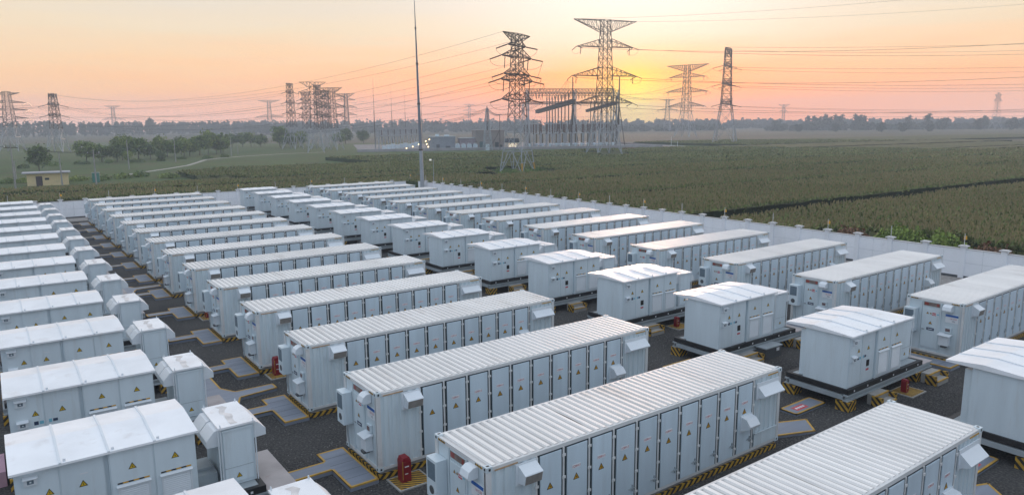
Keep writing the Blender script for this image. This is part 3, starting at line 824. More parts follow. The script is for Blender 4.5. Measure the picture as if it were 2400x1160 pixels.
# ------------------------------------------------------------------ crops
gq = np.random.default_rng(11)
def slope(c): return -.04 - .0006 * (c - 40)
def crop_field(name, label, c0, c1, x0, x1, holes=(), hgt=1.9, dens=1.0, leaf=CORN, tass=TASS, lim=300):
    """one block of tall crop between two slanting edges y = c + slope*(x-50)"""
    # body of the stand
    nx = max(6, int((x1 - x0) / 2.5)); ny = max(3, int((c1 - c0) / 2.5))
    xs = np.linspace(x0, x1, nx); ts = np.linspace(0, 1, ny)
    X, T = np.meshgrid(xs, ts, indexing='ij')
    Y = (c0 + slope(c0) * (X - 50)) * (1 - T) + (c1 + slope(c1) * (X - 50)) * T
    Z = hgt * .82 + gq.normal(0, .05, X.shape)
    def hole(x, y):
        k = np.zeros(x.shape, bool)
        for hx, hy, hr in holes: k |= (x - hx) ** 2 + (y - hy) ** 2 < hr * hr
        return k
    hz = hole(X, Y); Z[hz] = .05
    V = np.stack([X, Y, Z], -1).reshape(-1, 3)
    I = np.arange(nx * ny).reshape(nx, ny)
    F = np.stack([I[:-1, :-1], I[1:, :-1], I[1:, 1:], I[:-1, 1:]], -1).reshape(-1, 4)
    rim = [(I[:, 0], 0), (I[:, -1], 0), (I[0, :], 0), (I[-1, :], 0)]
    ext = []; SF = []
    off = len(V)
    for ids, _ in rim:
        W = V[ids].copy(); W[:, 2] = 0; ext.append(W)
        j = off + np.arange(len(ids)); off += len(ids)
        SF.append(np.stack([ids[:-1], ids[1:], j[1:], j[:-1]], -1))
    V = np.concatenate([V] + ext); F = np.concatenate([F] + SF)
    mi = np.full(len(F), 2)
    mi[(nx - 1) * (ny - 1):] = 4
    # plants
    PV, PF, PM = [V], [F], [mi]; off = len(V)
    for d0, d1, rho, sc in ((0, 75, 9, .9), (75, 110, 8, .9), (110, 150, 6, 1.0), (150, 210, 3.4, 1.2), (210, lim, 1.7, 1.6)):
        area = (x1 - x0) * max(c1 - c0, abs((c1 - c0) + (slope(c1) - slope(c0)) * (x1 - 50)))
        n = int(area * rho * dens)
        x = gq.uniform(x0, x1, n); t = gq.uniform(0, 1, n)
        y = (c0 + slope(c0) * (x - 50)) * (1 - t) + (c1 + slope(c1) * (x - 50)) * t
        d = np.hypot(x - CAM.x, y - CAM.y)
        k = (d >= d0) & (d < d1) & visible_mask(x, y) & ~hole(x, y)
        x, y, d = x[k], y[k], d[k]; n = len(x)
        if n == 0: continue
        H = hgt * gq.uniform(.93, 1.06, n) * (1 + .06 * np.sin(x * .21) * np.cos(y * .17))
        w = sc * .055
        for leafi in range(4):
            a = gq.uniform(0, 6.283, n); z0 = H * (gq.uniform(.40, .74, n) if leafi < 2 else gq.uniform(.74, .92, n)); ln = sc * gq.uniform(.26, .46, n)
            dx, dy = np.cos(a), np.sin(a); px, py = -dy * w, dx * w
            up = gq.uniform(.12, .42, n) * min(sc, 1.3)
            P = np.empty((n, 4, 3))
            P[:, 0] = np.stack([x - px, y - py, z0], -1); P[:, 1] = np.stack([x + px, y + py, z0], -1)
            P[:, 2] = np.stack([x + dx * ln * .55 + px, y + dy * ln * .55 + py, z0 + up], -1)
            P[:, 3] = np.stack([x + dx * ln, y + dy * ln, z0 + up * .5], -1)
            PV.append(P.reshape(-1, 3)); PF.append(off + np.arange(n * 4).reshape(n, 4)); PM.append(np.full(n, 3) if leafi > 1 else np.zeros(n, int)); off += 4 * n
        a = gq.uniform(0, 6.283, n); dx, dy = np.cos(a) * .05 * sc, np.sin(a) * .05 * sc
        P = np.empty((n, 4, 3)); q = gq.uniform(.16, .34, n)
        P[:, 0] = np.stack([x - dx * .4, y - dy * .4, H * .9], -1); P[:, 1] = np.stack([x + dx * .4, y + dy * .4, H * .9], -1)
        P[:, 2] = np.stack([x + dx * 1.5, y + dy * 1.5, H + q * .8], -1); P[:, 3] = np.stack([x - dx * 1.5, y - dy * 1.5, H + q * .6], -1)
        PV.append(P.reshape(-1, 3)); PF.append(off + np.arange(n * 4).reshape(n, 4)); PM.append(np.ones(n, int)); off += 4 * n
    o = mesh_np(name, np.concatenate(PV), np.concatenate(PF), [leaf, tass, CROPB, CORNT, CROP_SHADE], np.concatenate(PM))
    return tag(o, label, 'crop field', kind='stuff')
P1H = (86.5, 121.6, 8.0)
P1G = (78.0, 110.5, 8.5)
P1K = (82.5, 116.0, 8.5)
crop_field('crop_field', 'tall green maize with brown tassels right behind the perimeter wall', -14, 37.8, 49.2, 200, ((50.5, 20, 4.6), (50, 14.3, 3.4), (50.2, 25, 3.0)))
crop_field('crop_field', 'second block of tall maize beyond the first dark gap', 42.6, 62.4, 49.2, 260)
crop_field('crop_field', 'third block of maize beyond the wall, wide and brownish', 65.2, 85.6, 49.2, 330)
crop_field('crop_field', 'maize block level with the far wall corner', 89.6, 104.0, 49.2, 330)
crop_field('crop_field', 'strip of low maize before the near pylon', 106.0, 117.6, -40, 330, (P1H, P1G, P1K), 1.3)
crop_field('crop_field', 'strip of brown-green crop behind the near pylon', 122.6, 132.4, -60, 330, (P1H,), 1.2)
crop_field('crop_field', 'broad crop field before the substation', 138.2, 176, 26, 380, ((156, 167, 9), (167.8, 180.2, 9), (22, 185, 16), (24, 142, 9)), 1.05, .9)
crop_field('crop_field', 'crop field in front of the substation wall', 180.0, 216, 78, 400, ((167.8, 180.2, 9), (161, 173, 8)), 1.2, .7)
crop_field('crop_field', 'hazy far crop field at the right of the substation', 219, 300, 262, 560, (), 1.2, .35, lim=420)

# shrubs and weeds outside the wall and under the near pylon
def tuft(cx, cy, r, h, n, g):
    a = g.uniform(0, 6.283, n); rr2 = r * np.sqrt(g.uniform(0, 1, n)); z = h * g.uniform(.05, 1, n) * (1 - .55 * rr2 / r)
    x = cx + rr2 * np.cos(a); y = cy + rr2 * np.sin(a)
    b = g.uniform(0, 6.283, n); s = g.uniform(.06, .16, n)
    P = np.empty((n, 4, 3)); u = np.stack([np.cos(b), np.sin(b), g.uniform(-.4, .4, n)], -1); v = np.stack([-np.sin(b) * .4, np.cos(b) * .4, g.uniform(.5, 1, n)], -1)
    c = np.stack([x, y, z], -1)
    for i, (p, q) in enumerate(((-1, -1), (1, -1), (1, 1), (-1, 1))): P[:, i] = c + s[:, None] * (u * p * .6 + v * q)
    return P.reshape(-1, 3)
def shrub(name, label, cat, group, x, y, r, h, n, mat, seed):
    g = np.random.default_rng(seed); parts = [tuft(x, y, r, h, n, g)]
    for q in range(4):
        a = g.uniform(0, 6.28); parts.append(tuft(x + r * .6 * math.cos(a), y + r * .6 * math.sin(a), r * .55, h * g.uniform(.7, 1.1), n // 3, g))
    V = np.concatenate(parts); o = mesh_np(name, V, np.arange(len(V)).reshape(-1, 4), [mat])
    return tag(o, label, cat, group)
shrub('light_shrub', 'bright green feathery bush behind the right wall, the left of the two', 'bush', None, 51.0, 21.0, 2.0, 2.9, 2600, SHRUB, 1)
shrub('light_shrub', 'bright green feathery bush behind the right wall, nearer the photo edge', 'bush', None, 50.8, 17.4, 1.8, 2.9, 2300, SHRUB, 2)
shrub('weed_clump', 'reddish brown dry weeds left of the bright green bushes', 'weeds', None, 50.4, 24.6, 1.5, 2.4, 1700, REED, 3)
shrub('weed_clump', 'reddish brown dry weeds right of the bright green bushes', 'weeds', None, 50.0, 13.9, 1.5, 2.3, 1700, REED, 4)
shrub('weed_clump', 'low green weeds at the edge of the dark gap behind the wall', 'weeds', None, 52.0, 39.8, 2.2, 1.3, 1400, LEAF_A, 5)
for i, (dx, dy) in enumerate(((-4, -2), (3, -4), (5, 1), (-1, 3), (0, -5))):
    shrub('pylon_shrub', 'dark green scrub growing between the legs of the near pylon', 'bush', 'scrub under the near pylon', 86.5 + dx, 121.6 + dy, 2.4, 1.6, 700, LEAF_A, 20 + i)

# ------------------------------------------------------------------ lattice pylons
def lerp(a, b, t): return a + (b - a) * t
def lattice_body(mb, levels, wf, th, diag=.6):
    """four-legged lattice between the z levels, half width from wf(z)"""
    for z0, z1 in zip(levels[:-1], levels[1:]):
        w0, w1 = wf(z0), wf(z1)
        c0 = [(-w0, -w0), (w0, -w0), (w0, w0), (-w0, w0)]; c1 = [(-w1, -w1), (w1, -w1), (w1, w1), (-w1, w1)]
        for i in range(4):
            j = (i + 1) % 4
            mb.bar(c0[i] + (z0,), c1[i] + (z1,), th)
            mb.bar(c0[i] + (z0,), c1[j] + (z1,), th * diag); mb.bar(c0[j] + (z0,), c1[i] + (z1,), th * diag)
            mb.bar(c1[i] + (z1,), c1[j] + (z1,), th * diag)
def make_arm(w, half, dz, th, style, sides=(-1, 1)):
    """a pair of cross-arm trusses along local x; z=0 is the flat chord"""
    mb = MB()
    for s in sides:
        n = max(3, int((half - w) / 1.6))
        for i in range(n):
            t0, t1 = i / n, (i + 1) / n
            def P(t, sy, top):
                x = s * lerp(w, half, t); y = sy * w * (1 - t * .92)
                if style == 'vee': z = 0 if top else -dz * (1 - t)
                else: z = dz * (1 - t) if top else 0
                return (x, y, z)
            for sy in (-1, 1):
                mb.bar(P(t0, sy, 0), P(t1, sy, 0), th); mb.bar(P(t0, sy, 1), P(t1, sy, 1), th)
                mb.bar(P(t0, sy, 0), P(t1, sy, 1), th * .6); mb.bar(P(t0, sy, 0), P(t0, sy, 1), th * .6)
            for top in (0, 1):
                mb.bar(P(t0, -1, top), P(t1, 1, top), th * .6)
    return mb
def pylon(label, x, y, H, ang, bw, mw, tw, zm, arms, th=.13, mat=None, legmat=None, strings=3.2, group='lattice pylons', yellow=False, dirs=(1, -1)):
    mat = mat or STEELD
    root = empty('lattice_pylon', (x, y, 0), ang); tag(root, label, 'pylon', group)
    wf = lambda z: lerp(bw, mw, z / zm) if z < zm else lerp(mw, tw, (z - zm) / (H - zm))
    lv = [0.0]
    while lv[-1] < H - .5: lv.append(lv[-1] + max(1.3, 1.75 * wf(lv[-1])))
    lv = [z * H / lv[-1] for z in lv]
    zl = lv[1]
    # legs of the lowest panel
    for sx in (-1, 1):
        for sy in (-1, 1):
            m = MB(); w0, w1 = wf(0), wf(zl)
            m.bar((sx * w0, sy * w0, 0), (sx * w1, sy * w1, zl), th * 1.25)
            m.bar((sx * w0, sy * w0, 0), (0, sy * w1, zl), th * .8); m.bar((sx * w0, sy * w0, 0), (sx * w1, 0, zl), th * .8)
            m.bar((sx * lerp(w0, w1, .5), sy * lerp(w0, w1, .5), zl * .5), (sx * w0 * .45, sy * w0 * .97, zl * .52), th * .6)
            m.bar((sx * lerp(w0, w1, .5), sy * lerp(w0, w1, .5), zl * .5), (sx * w0 * .97, sy * w0 * .45, zl * .52), th * .6)
            m.build('leg', [STEEL], root)
            if yellow and sy < 0:
                m = MB(); m.bar((sx * w0 * 1.0, sy * w0 * 1.0, 0), (sx * lerp(w0, w1, .5), sy * lerp(w0, w1, .5), zl * .5), th * 1.9); m.build('leg_guard', [STEELY], root)
    # body: lower part bare steel, upper in a steel colour darkened as if backlit
    k = 1
    while k < len(lv) - 1 and lv[k] < zm * .72: k += 1
    m = MB(); lattice_body(m, lv[1:k + 1], wf, th); 
    for a, b2 in ((0, 1), (1, 2), (2, 3), (3, 0)):
        w = wf(zl); c = [(-w, -w), (w, -w), (w, w), (-w, w)]; m.bar(c[a] + (zl,), c[b2] + (zl,), th * .8)
    if len(lv[1:k + 1]) > 1: m.build('tower_base', [STEEL], root)
    m = MB(); lattice_body(m, lv[k:], wf, th * .9); m.build('tower_body', [mat], root)
    tips = []
    for z, half, dz, style, hang in arms:
        a2 = [make_arm(wf(min(z, H)), half, dz, th * .8, style, (q,)).build('cross_arm', [mat], root, loc=(0, 0, z)) for q in (-1, 1)]
        if style == 'vee':
            tips.append([((-half, 0, z), (half, 0, z))] * 2); continue
        row = {}
        for sx in (-1, 1):
            s = MB()
            for d in dirs:
                e = (sx * (half - .1), d * strings * .93, -strings * .22)
                s.bar((sx * half, .15 * d, -.05), e, .13, 6)
                row[(sx, d)] = (e[0], e[1], z + e[2])
            if len(dirs) == 2:
                pts = [(sx * (half - .05), strings * .93 * math.cos(math.pi * q / 8), -strings * .22 - 1.6 * math.sin(math.pi * q / 8)) for q in range(9)]
                s.path(pts, .035, 3)
            if hang: s.bar((sx * (half - 1.4), 0, 0), (sx * (half - 1.4), .2, -2.6), .11, 6)
            s.build('insulator_string', [PORC], a2[0 if sx < 0 else 1])
        tips.append(row)
    bpy.context.view_layer.update()
    M = Matrix.Translation((x, y, 0)) @ Matrix.Rotation(ang, 4, 'Z')
    out = []
    for row in tips:
        if isinstance(row, list):
            out.append({(-1, 0): M @ Vector(row[0][0]), (1, 0): M @ Vector(row[0][1])})
        else:
            out.append({kk: M @ Vector(v) for kk, v in row.items()})
    return out

T1 = pylon('nearest lattice pylon, six cross-arm levels and yellow-painted feet, behind the far wall', 86.5, 121.6, 30.0, R(22.9), 2.9, 1.45, .8, 13,
           [(30, 5.6, 1.6, 'vee', 0), (27.6, 3.8, .7, 'up', 0), (25.2, 6.3, 1.5, 'up', 1), (21.5, 5.6, 1.3, 'up', 0), (20.3, 6.9, 1.5, 'up', 1), (16.2, 6.4, 1.5, 'up', 0)], th=.11, yellow=True)
T2 = pylon('tallest lattice pylon with a wide inverted-triangle top, standing before the low sun', 167.8, 180.2, 45.5, R(-15.7), 4.7, 2.3, 1.25, 17.5,
           [(45.4, 12, 4.0, 'vee', 0), (36.6, 10.8, 2.6, 'up', 1), (26.9, 12.4, 2.9, 'up', 1), (17.7, 11, 2.6, 'up', 0)], th=.15, strings=4.2)
T3 = pylon('pylon with wide triangular top right of the sun, further off than its right neighbour', 398.4, 340.8, 50.2, R(-76), 6.0, 2.8, 1.6, 18,
           [(50.2, 16, 4.5, 'vee', 0), (41.9, 14, 2.8, 'up', 1), (31.7, 16, 3.0, 'up', 1), (21.7, 14, 2.8, 'up', 0)], th=.2, strings=5)
T4 = pylon('slim pylon seen edge-on at the right with dark strain insulators on three levels', 287.7, 221.2, 45.6, R(29), 5.2, 2.3, 1.4, 20,
           [(45.6, 8.5, 4, 'vee', 0), (37.3, 9, 2.6, 'up', 0), (28.8, 10, 2.8, 'up', 0), (19.4, 9.5, 2.6, 'up', 0)], th=.17, strings=6)
T5 = pylon('small distant pylon with thin drooping arms just right of the sun', 635.6, 571.1, 36.4, R(-60), 4.0, 2.6, 1.6, 14,
           [(36, 9, 1.5, 'vee', 0), (24, 12, 2, 'up', 1), (12.5, 13, 2, 'up', 0)], th=.2, strings=6)
U1 = pylon('pylon at the left edge of the photo with long right arms', 2.5, 400, 27.0, R(-25), 3.9, 2.1, 1.2, 10,
           [(26.4, 5.5, .9, 'vee', 0), (22.0, 8, .9, 'up', 0), (18.6, 8.4, .9, 'up', 0), (15.0, 8, .9, 'up', 0)], th=.15, strings=5)
U2 = pylon('slim pylon with three dark platforms standing alone at the left', 17.6, 362, 25.0, R(60), 3.4, 1.8, 1.1, 10,
           [(24.6, 1.9, 1.4, 'vee', 0), (20.2, 5, 1.0, 'up', 0), (15.8, 5.2, 1.0, 'up', 0)], th=.15, strings=4)
GA = [(1.0, 4.2, .085, 'vee'), (.86, 4.6, .05, 'up'), (.70, 5.0, .055, 'up'), (.54, 4.8, .055, 'up')]
def group_pylon(label, x, y, H, ang, sc, fr, th=.115, bw=2.9):
    return pylon(label, x, y, H, R(ang), bw, 1.45, 1.0, H * .4, [(H * a, b2 * sc, H * c, d, 0) for a, b2, c, d in fr], th=th, strings=2.6)
U3 = group_pylon('leftmost and slimmest pylon of the cluster left of the tall mast', 106.5, 322, 29.5, 38, .8, [(1.0, 3.2, .05, 'vee'), (.865, 4, .04, 'up'), (.71, 4.6, .04, 'up'), (.555, 4.6, .04, 'up')], bw=3.4)
U4 = group_pylon('widest-armed pylon at the front of the cluster left of the mast', 99.2, 274.7, 27.6, -20, 1.2, GA, bw=3.2)
U5 = group_pylon('pylon half hidden behind the widest-armed one in the cluster', 122.9, 346.9, 26.8, 30, .9, GA)
U6 = group_pylon('narrow tall pylon just right of the widest-armed one in the cluster', 115.5, 312, 28.5, 45, .9, GA)
U7 = group_pylon('sturdy pylon at the right front of the cluster with an upswept top arm', 115.8, 296.5, 26.7, -50, 1.2, GA, bw=3.2)
U8 = group_pylon('pylon hidden behind the sturdy one at the right of the cluster', 129.9, 338.8, 27.4, 35, .9, GA)
U9 = group_pylon('smaller pylon standing apart just right of the cluster, with a flat top', 204.4, 486, 32.5, -35, 1.5, GA, th=.18, bw=3.6)
V1 = pylon('distant pylon with a flat top and one wide arm, left of the pylon cluster', 276, 880, 40, R(-25), 4.6, 2.4, 1.5, 16, [(40, 13, 3, 'vee', 0), (20, 16, 3.5, 'up', 0)], th=.22, strings=3)
V2 = pylon('tiny pylon with a flat top above the far poplars at the left', 130, 1040, 36, R(-15), 4, 2.2, 1.4, 14, [(36, 9, 3, 'vee', 0), (19, 13, 3, 'up', 0)], th=.22, strings=2)
V3 = pylon('thin dark distant pylon low over the trees near the right edge', 909, 334, 40, R(70), 4.6, 2.0, 1.0, 22, [(38, 4, 4, 'vee', 0), (31, 4.5, 3, 'up', 0)], th=.13, strings=2)
V4 = pylon('tiny faint pylon on the horizon between the mast and the cluster', 640, 1000, 42, R(-35), 4, 2.0, 1.2, 16, [(41, 9, 3, 'vee', 0), (31, 11, 3, 'up', 0), (24, 9, 3, 'up', 0)], th=.24, strings=2)
V5 = pylon('tiny faint pylon on the horizon just right of the mast', 720, 960, 42, R(30), 4, 2.0, 1.2, 16, [(41, 3, 3, 'vee', 0), (31, 4, 3, 'up', 0)], th=.24, strings=2)
V6 = pylon('tiny pylon on the horizon right of the slim edge-on pylon', 930, 615, 34, R(-60), 4, 2.0, 1.2, 12, [(34, 8, 4, 'vee', 0), (24, 5, 3, 'up', 0)], th=.24, strings=2)

# ------------------------------------------------------------------ conductors
def wire(a, b, sag, label, group, r=.05, n=22):
    a, b = Vector(a), Vector(b); m = MB()
    o = (a + b) / 2
    pts = []
    for i in range(n + 1):
        t = i / n; p = a.lerp(b, t); p.z -= 4 * sag * t * (1 - t); pts.append(p - o)
    m.path(pts, r, 3)
    w = m.build('conductor', [WIRE]); w.location = o
    return tag(w, label, 'power line', group)
def span(A, da, B, db, sag, label, group, r=.05, swap=False):
    for ra, rb in zip(A, B):
        for sx in (-1, 1):
            pa2 = ra.get((sx, da)) or ra.get((sx, 0)); sb = -sx if swap else sx
            pb2 = rb.get((sb, db)) or rb.get((sb, 0))
            if pa2 is not None and pb2 is not None: wire(pa2, pb2, sag, label, group, r)
def off(P, v, rise=0.0): return [{k: q + Vector(v) + Vector((0, 0, rise)) for k, q in row.items()} for row in P]
def fan(P, d, v, sag, label, group, r=.05):
    for row in P:
        for (sx, dd), q in row.items():
            if dd in (d, 0): wire(q, q + Vector(v), sag, label, group, r)
g1 = 'conductors from the nearest pylon leftwards'
span([T1[0], T1[2], T1[3], T1[4], T1[5]], 1, [U2[0], U2[1], U2[1], U2[2], U2[2]], -1, 7.5, 'thin overhead conductor sloping from the nearest pylon down to the slim pylon at the left', g1, .028)
fan(U2[1:], 1, (-160, 120, 2), 3, 'thin conductor leaving the slim left pylon towards the left edge', 'conductors at the left edge', .05)
fan(U1[1:], 1, (-200, 60, 0), 3, 'thin conductor leaving the left-edge pylon out of the photo', 'conductors at the left edge', .05)
span(U1[1:], -1, [U3[1], U3[2], U3[3]], 1, 4, 'faint conductor strung low between the left-edge pylon and the cluster', 'conductors before the far poplars', .035)
g2 = 'conductors running from the tallest pylon out at the right'

for sx in (-1, 1):
    q = T2[0][(sx, 0)]; wire(q, q + Vector((92 + 10 * sx, -160, 2.5)), 3, 'faint earth wire rising from the top of the tallest pylon to the upper right', g2, .03)
for row, dz in zip(T2[1:], (0, 0, 0)):
    for (sx, dd), q in row.items():
        if dd in (-1, 0): wire(q, q + Vector((150 + 26 * sx, -150, 1.0 + dz)), 4, 'long thin conductor from the tallest pylon to the right edge of the photo', g2, .05)
g3 = 'conductors running from the edge-on pylon out at the right'
for row in T4:
    for (sx, dd), q in row.items():
        if dd in (-1, 0): wire(q, q + Vector((190, -240 + 30 * sx, 3)), 5, 'thin conductor from the slim edge-on pylon to the right edge', g3, .055)
for row in T5[1:]:
    for (sx, dd), q in row.items():
        if dd == -1: wire(q, q + Vector((420, -420, -2)), 8, 'low faint conductor passing before the far trees at the right', 'low conductors at the right', .07)
fan(T5[1:], 1, (-250, 90, 0), 6, 'low faint conductor left of the small distant pylon', 'low conductors at the right', .06)
fan(U9[1:], 1, (70, -120, -4), 3, 'short sagging conductor right of the flat-topped pylon beside the cluster', 'conductors at the cluster', .045)

# ------------------------------------------------------------------ substation
SUB = Vector((113, 266, 0)); SU = Vector((.923, -.383, 0)); SV = Vector((.383, .923, 0)); SANG = math.atan2(-.383, .923)
def T(u, v, z=0): return SUB + SU * u + SV * v + Vector((0, 0, z))
def quad_uv(name, u0, v0, u1, v1, z, mat):
    m = MB(); m.face([T(u0, v0, z), T(u1, v0, z), T(u1, v1, z), T(u0, v1, z)]); o = m.build(name, [mat]); o['kind'] = 'structure'; return o
quad_uv('substation_yard', 1, 1, 148, 108, .006, SUBG)
# low boundary wall
m = MB(); m.box(0, 0, 0, 133, .3, 1.0, 0); m.box(-.1, -.05, 1.0, 133.1, .35, 1.1, 1); m.box(133, 0, 0, 133.3, 60, 1.0, 0)
o = m.build('substation_wall', [paint('pale_wall', (.36, .33, .34), .9, .15, .3), WALLC]); o.location = T(0, 0); o.rotation_euler = (0, 0, SANG)
tag(o, 'low pale boundary wall along the front of the substation', 'wall')
def sub_empty(name, u, v, label, cat, group=None, rz=0):
    o = empty(name, T(u, v), SANG + rz); tag(o, label, cat, group); return o
def truss(mb, a, b, w, th=.09):
    a, b = Vector(a), Vector(b); L2 = (b - a).length; n = max(2, int(L2 / (1.6 * w)))
    d = (b - a).normalized(); s = d.cross(Vector((0, 0, 1))).normalized() * w; up = Vector((0, 0, w))
    for i in range(n):
        p, q = a.lerp(b, i / n), a.lerp(b, (i + 1) / n)
        for c in (s + up, s - up, -s + up, -s - up): mb.bar(p + c, q + c, th)
        mb.bar(p + s + up, q + s - up, th * .6); mb.bar(p - s - up, q - s + up, th * .6); mb.bar(p + s + up, q - s + up, th * .6); mb.bar(p + s - up, q - s - up, th * .6)
# left row of bus supports under two long beams
o = sub_empty('busbar_gantry', 9.8, 31, 'long low gantry of many pale columns under two beams, left of the mast foot', 'gantry', rz=R(62))
for i in range(15):
    x = 3.5 * i; m = MB(); m.bar((x, -1.0, 0), (x, 0, 8.6), .17, 6); m.bar((x, 1.0, 0), (x, 0, 8.6), .17, 6); m.build('column', [STEEL], o)
    m = MB(); m.bar((x + 1.6, 0, 6.0), (x + 1.6, 0, 8.4), .2, 6); m.bar((x + 1.6, 0, .2), (x + 1.6, 0, 5.8), .13, 6); m.build('insulator', [PORC if i % 2 else STEEL], o)
m = MB(); truss(m, (-.5, 0, 9.0), (50, 0, 9.0), .4, .12); m.build('top_beam', [STEEL], o)
m = MB(); truss(m, (-.5, 0, 5.8), (50, 0, 5.8), .18, .1); m.build('middle_beam', [STEEL], o)
# ground equipment and lamps beneath
for i in range(9):
    e = sub_empty('switch_cabinet', 12.5 + 2.3 * i, 27 + 4.4 * i, 'low pale switchgear cabinet on the ground under the left gantry', 'cabinet', 'switch cabinets under the left gantry')
    m = MB(); m.box(-.9, -.6, 0, .9, .6, 1.5 + .3 * (i % 3)); m.build('cabinet_body', [W_CAB], e)
    m = MB(); m.box(-1, -.7, 1.5 + .3 * (i % 3), 1, .7, 1.6 + .3 * (i % 3)); m.build('cabinet_roof', [W_CROOF], e)
LIT = glow('lit_lamp', (1.0, .72, .34), 6)
for i, (u, v, z) in enumerate(((20.4, 6, .9), (23.0, 6, 1.5), (25.6, 6.5, 2.4), (28.6, 6.5, 3.7), (29.0, 7, 2.4), (30.2, 7, 4.3), (29.6, 6.4, 1.3))):
    e = sub_empty('work_lamp', u, v, 'small glowing lamp on a short post beside the mast in the substation', 'lamp', 'glowing lamps in the substation')
    m = MB(); m.bar((0, 0, 0), (0, 0, z), .05, 5); m.build('post', [STEELD], e)
    m = MB(); m.prism_z([(.2 * math.cos(t * math.pi / 4), .2 * math.sin(t * math.pi / 4)) for t in range(8)], z, z + .38); m.build('lamp', [LIT], e)
# buildings
def block(name, u, v, w, d, h, mat, label, cat='building', roofmat=None, extra=None, rz=0):
    o = sub_empty(name, u, v, label, cat, rz=rz)
    m = MB(); m.box(0, 0, 0, w, d, h); m.build('wall', [mat], o)
    m = MB(); m.box(-.25, -.25, h, w + .25, d + .25, h + .3); m.build('roof', [roofmat or GREY], o)
    return o
BGREY = paint('panel_grey', (.26, .28, .31), .8, .1, .4); BBR = paint('render_brown', (.27, .235, .21), .9, .12, .3); BPINK = paint('lilac_panel', (.32, .27, .29), .8, .1, .3)
o = block('control_building', 31.5, 10, 10.2, 9, 5.4, BGREY, 'blue-grey flat-roofed substation building right of the mast')
m = MB(); m.box(2, -.06, 0, 3.4, 0, 2.3); m.box(6, -.06, 0, 8, 0, 1.6); m.build('door', [DGREY], o)
m = MB(); m.box(2, 2, 5.7, 3.5, 3.5, 6.6); m.box(6, 3, 5.7, 8, 4.5, 6.3); m.build('roof_unit', [W_CAB], o)
o = block('relay_building', 44, 12, 8.5, 6, 4.6, BPINK, 'low lilac-grey building between the two larger substation buildings')
m = MB(); m.box(1, -.06, .2, 2.2, 0, 2.2); m.box(4.5, -.06, 1.2, 6, 0, 2.2); m.build('door', [SEAL], o)
for i in range(4):
    e = sub_empty('transformer', 42.0 + 2.6 * i, 6 + .3 * i, 'pale finned transformer with three insulators before the lilac building', 'transformer', 'transformers before the lilac building')
    m = MB(); m.box(-.9, -.7, .3, .9, .7, 2.2)
    for q in range(6): m.box(-.8 + q * .28, -.95, .5, -.7 + q * .28, -.7, 2.0)
    m.build('tank', [W_CAB], e)
    for q in (-.5, 0, .5):
        m = MB(); m.bar((q, 0, 2.2), (q * 1.3, 0, 3.6), .11, 6, .06); m.build('bushing', [PORC], e)
    m = MB(); m.bar((-.7, .2, 2.5), (.7, .2, 2.5), .28, 8); m.build('conservator', [W_CAB], e)
o = block('main_building', 51, 11, 12.5, 10, 7.8, BBR, 'large brown-grey box building behind the slender cable tower', roofmat=BBR)
m = MB(); m.box(1.5, -.08, 0, 4.0, 0, 3.2); m.build('door', [paint('green_door', (.06, .12, .12), .6, .1, 2)], o)
m = MB(); m.box(8.4, -.08, .2, 10.0, 0, 2.9); m.box(10.6, -.08, .2, 11.6, 0, 1.8); m.build('dark_opening', [SEAL], o)
o = block('lit_shed', 62.5, 1.8, 5.2, 4, 2.9, paint('cream_render', (.75, .62, .5), .8, .05, 1), 'small cream lit shed with dark roof beside the nearest pylon', roofmat=SEAL)
m = MB(); m.prism_y([(-.3, 3.2), (5.5, 3.2), (5.0, 4.6), (.2, 4.6)], -.3, 4.3); m.build('roof_cap', [paint('slate_roof', (.06, .07, .09), .8, .1, 2)], o)
m = MB(); m.box(.8, -.05, .3, 4.2, 0, 2.5); m.build('lit_window', [glow('lit_window', (1.0, .78, .55), .55)], o)
# slender cable tower with outrigger post
o = sub_empty('cable_tower', 52.8, -4.5, 'slender tapered cable tower standing before the brown-grey building', 'tower')
m = MB(); wf = lambda z: lerp(1.75, .35, z / 17.2)
lattice_body(m, [0, 3.4, 6.4, 9.0, 11.3, 13.4, 15.3, 17.2], wf, .13); m.build('tower_body', [STEEL], o)
m = MB(); m.bar((0, 0, 8.2), (0, 0, 18.2), .28, 6, .12); m.bar((-.5, 0, 16.6), (.9, 0, 16.4), .12); m.build('cable_head', [STEELD], o)
m = MB(); m.box(-.7, -.7, 0, .7, .7, 2.6); m.build('box', [W_CAB], o)
cb = T(52.8, -4.5)
pr2 = sub_empty('cable_post', 58.2, -4.0, 'thin post carrying the cables right of the slender tower', 'post')
m = MB(); m.bar((0, 0, 0), (0, 0, 14.6), .13, 6); m.bar((-.6, 0, 14.6), (.6, 0, 14.6), .1); m.path([(0, 0, 8.5), (-1.2, 0, 6), (-3.0, 0, 3.2), (-4.0, 0, 1.6)], .12, 5); m.build('post_body', [STEELD], pr2)
for q in (0, .5, 1.0):
    wire(cb + Vector((0, 0, 17.4 - q)), T(58.2, -4.0, 14.6 - q * .3), .9, 'thick cable from the slender tower to the post', 'cables at the slender tower', .09, 8)
    wire(cb + Vector((0, 0, 17.2 - q)), T(30, 60, 12 - q), 2.0, 'thick cable from the slender tower down to the left', 'cables at the slender tower', .08, 12)
    wire(T(58.2, -4.0, 14.6 - q * .3), T(82, 12, 21 - q), 1.5, 'cable from the post up to the main yard', 'cables at the slender tower', .06, 10)

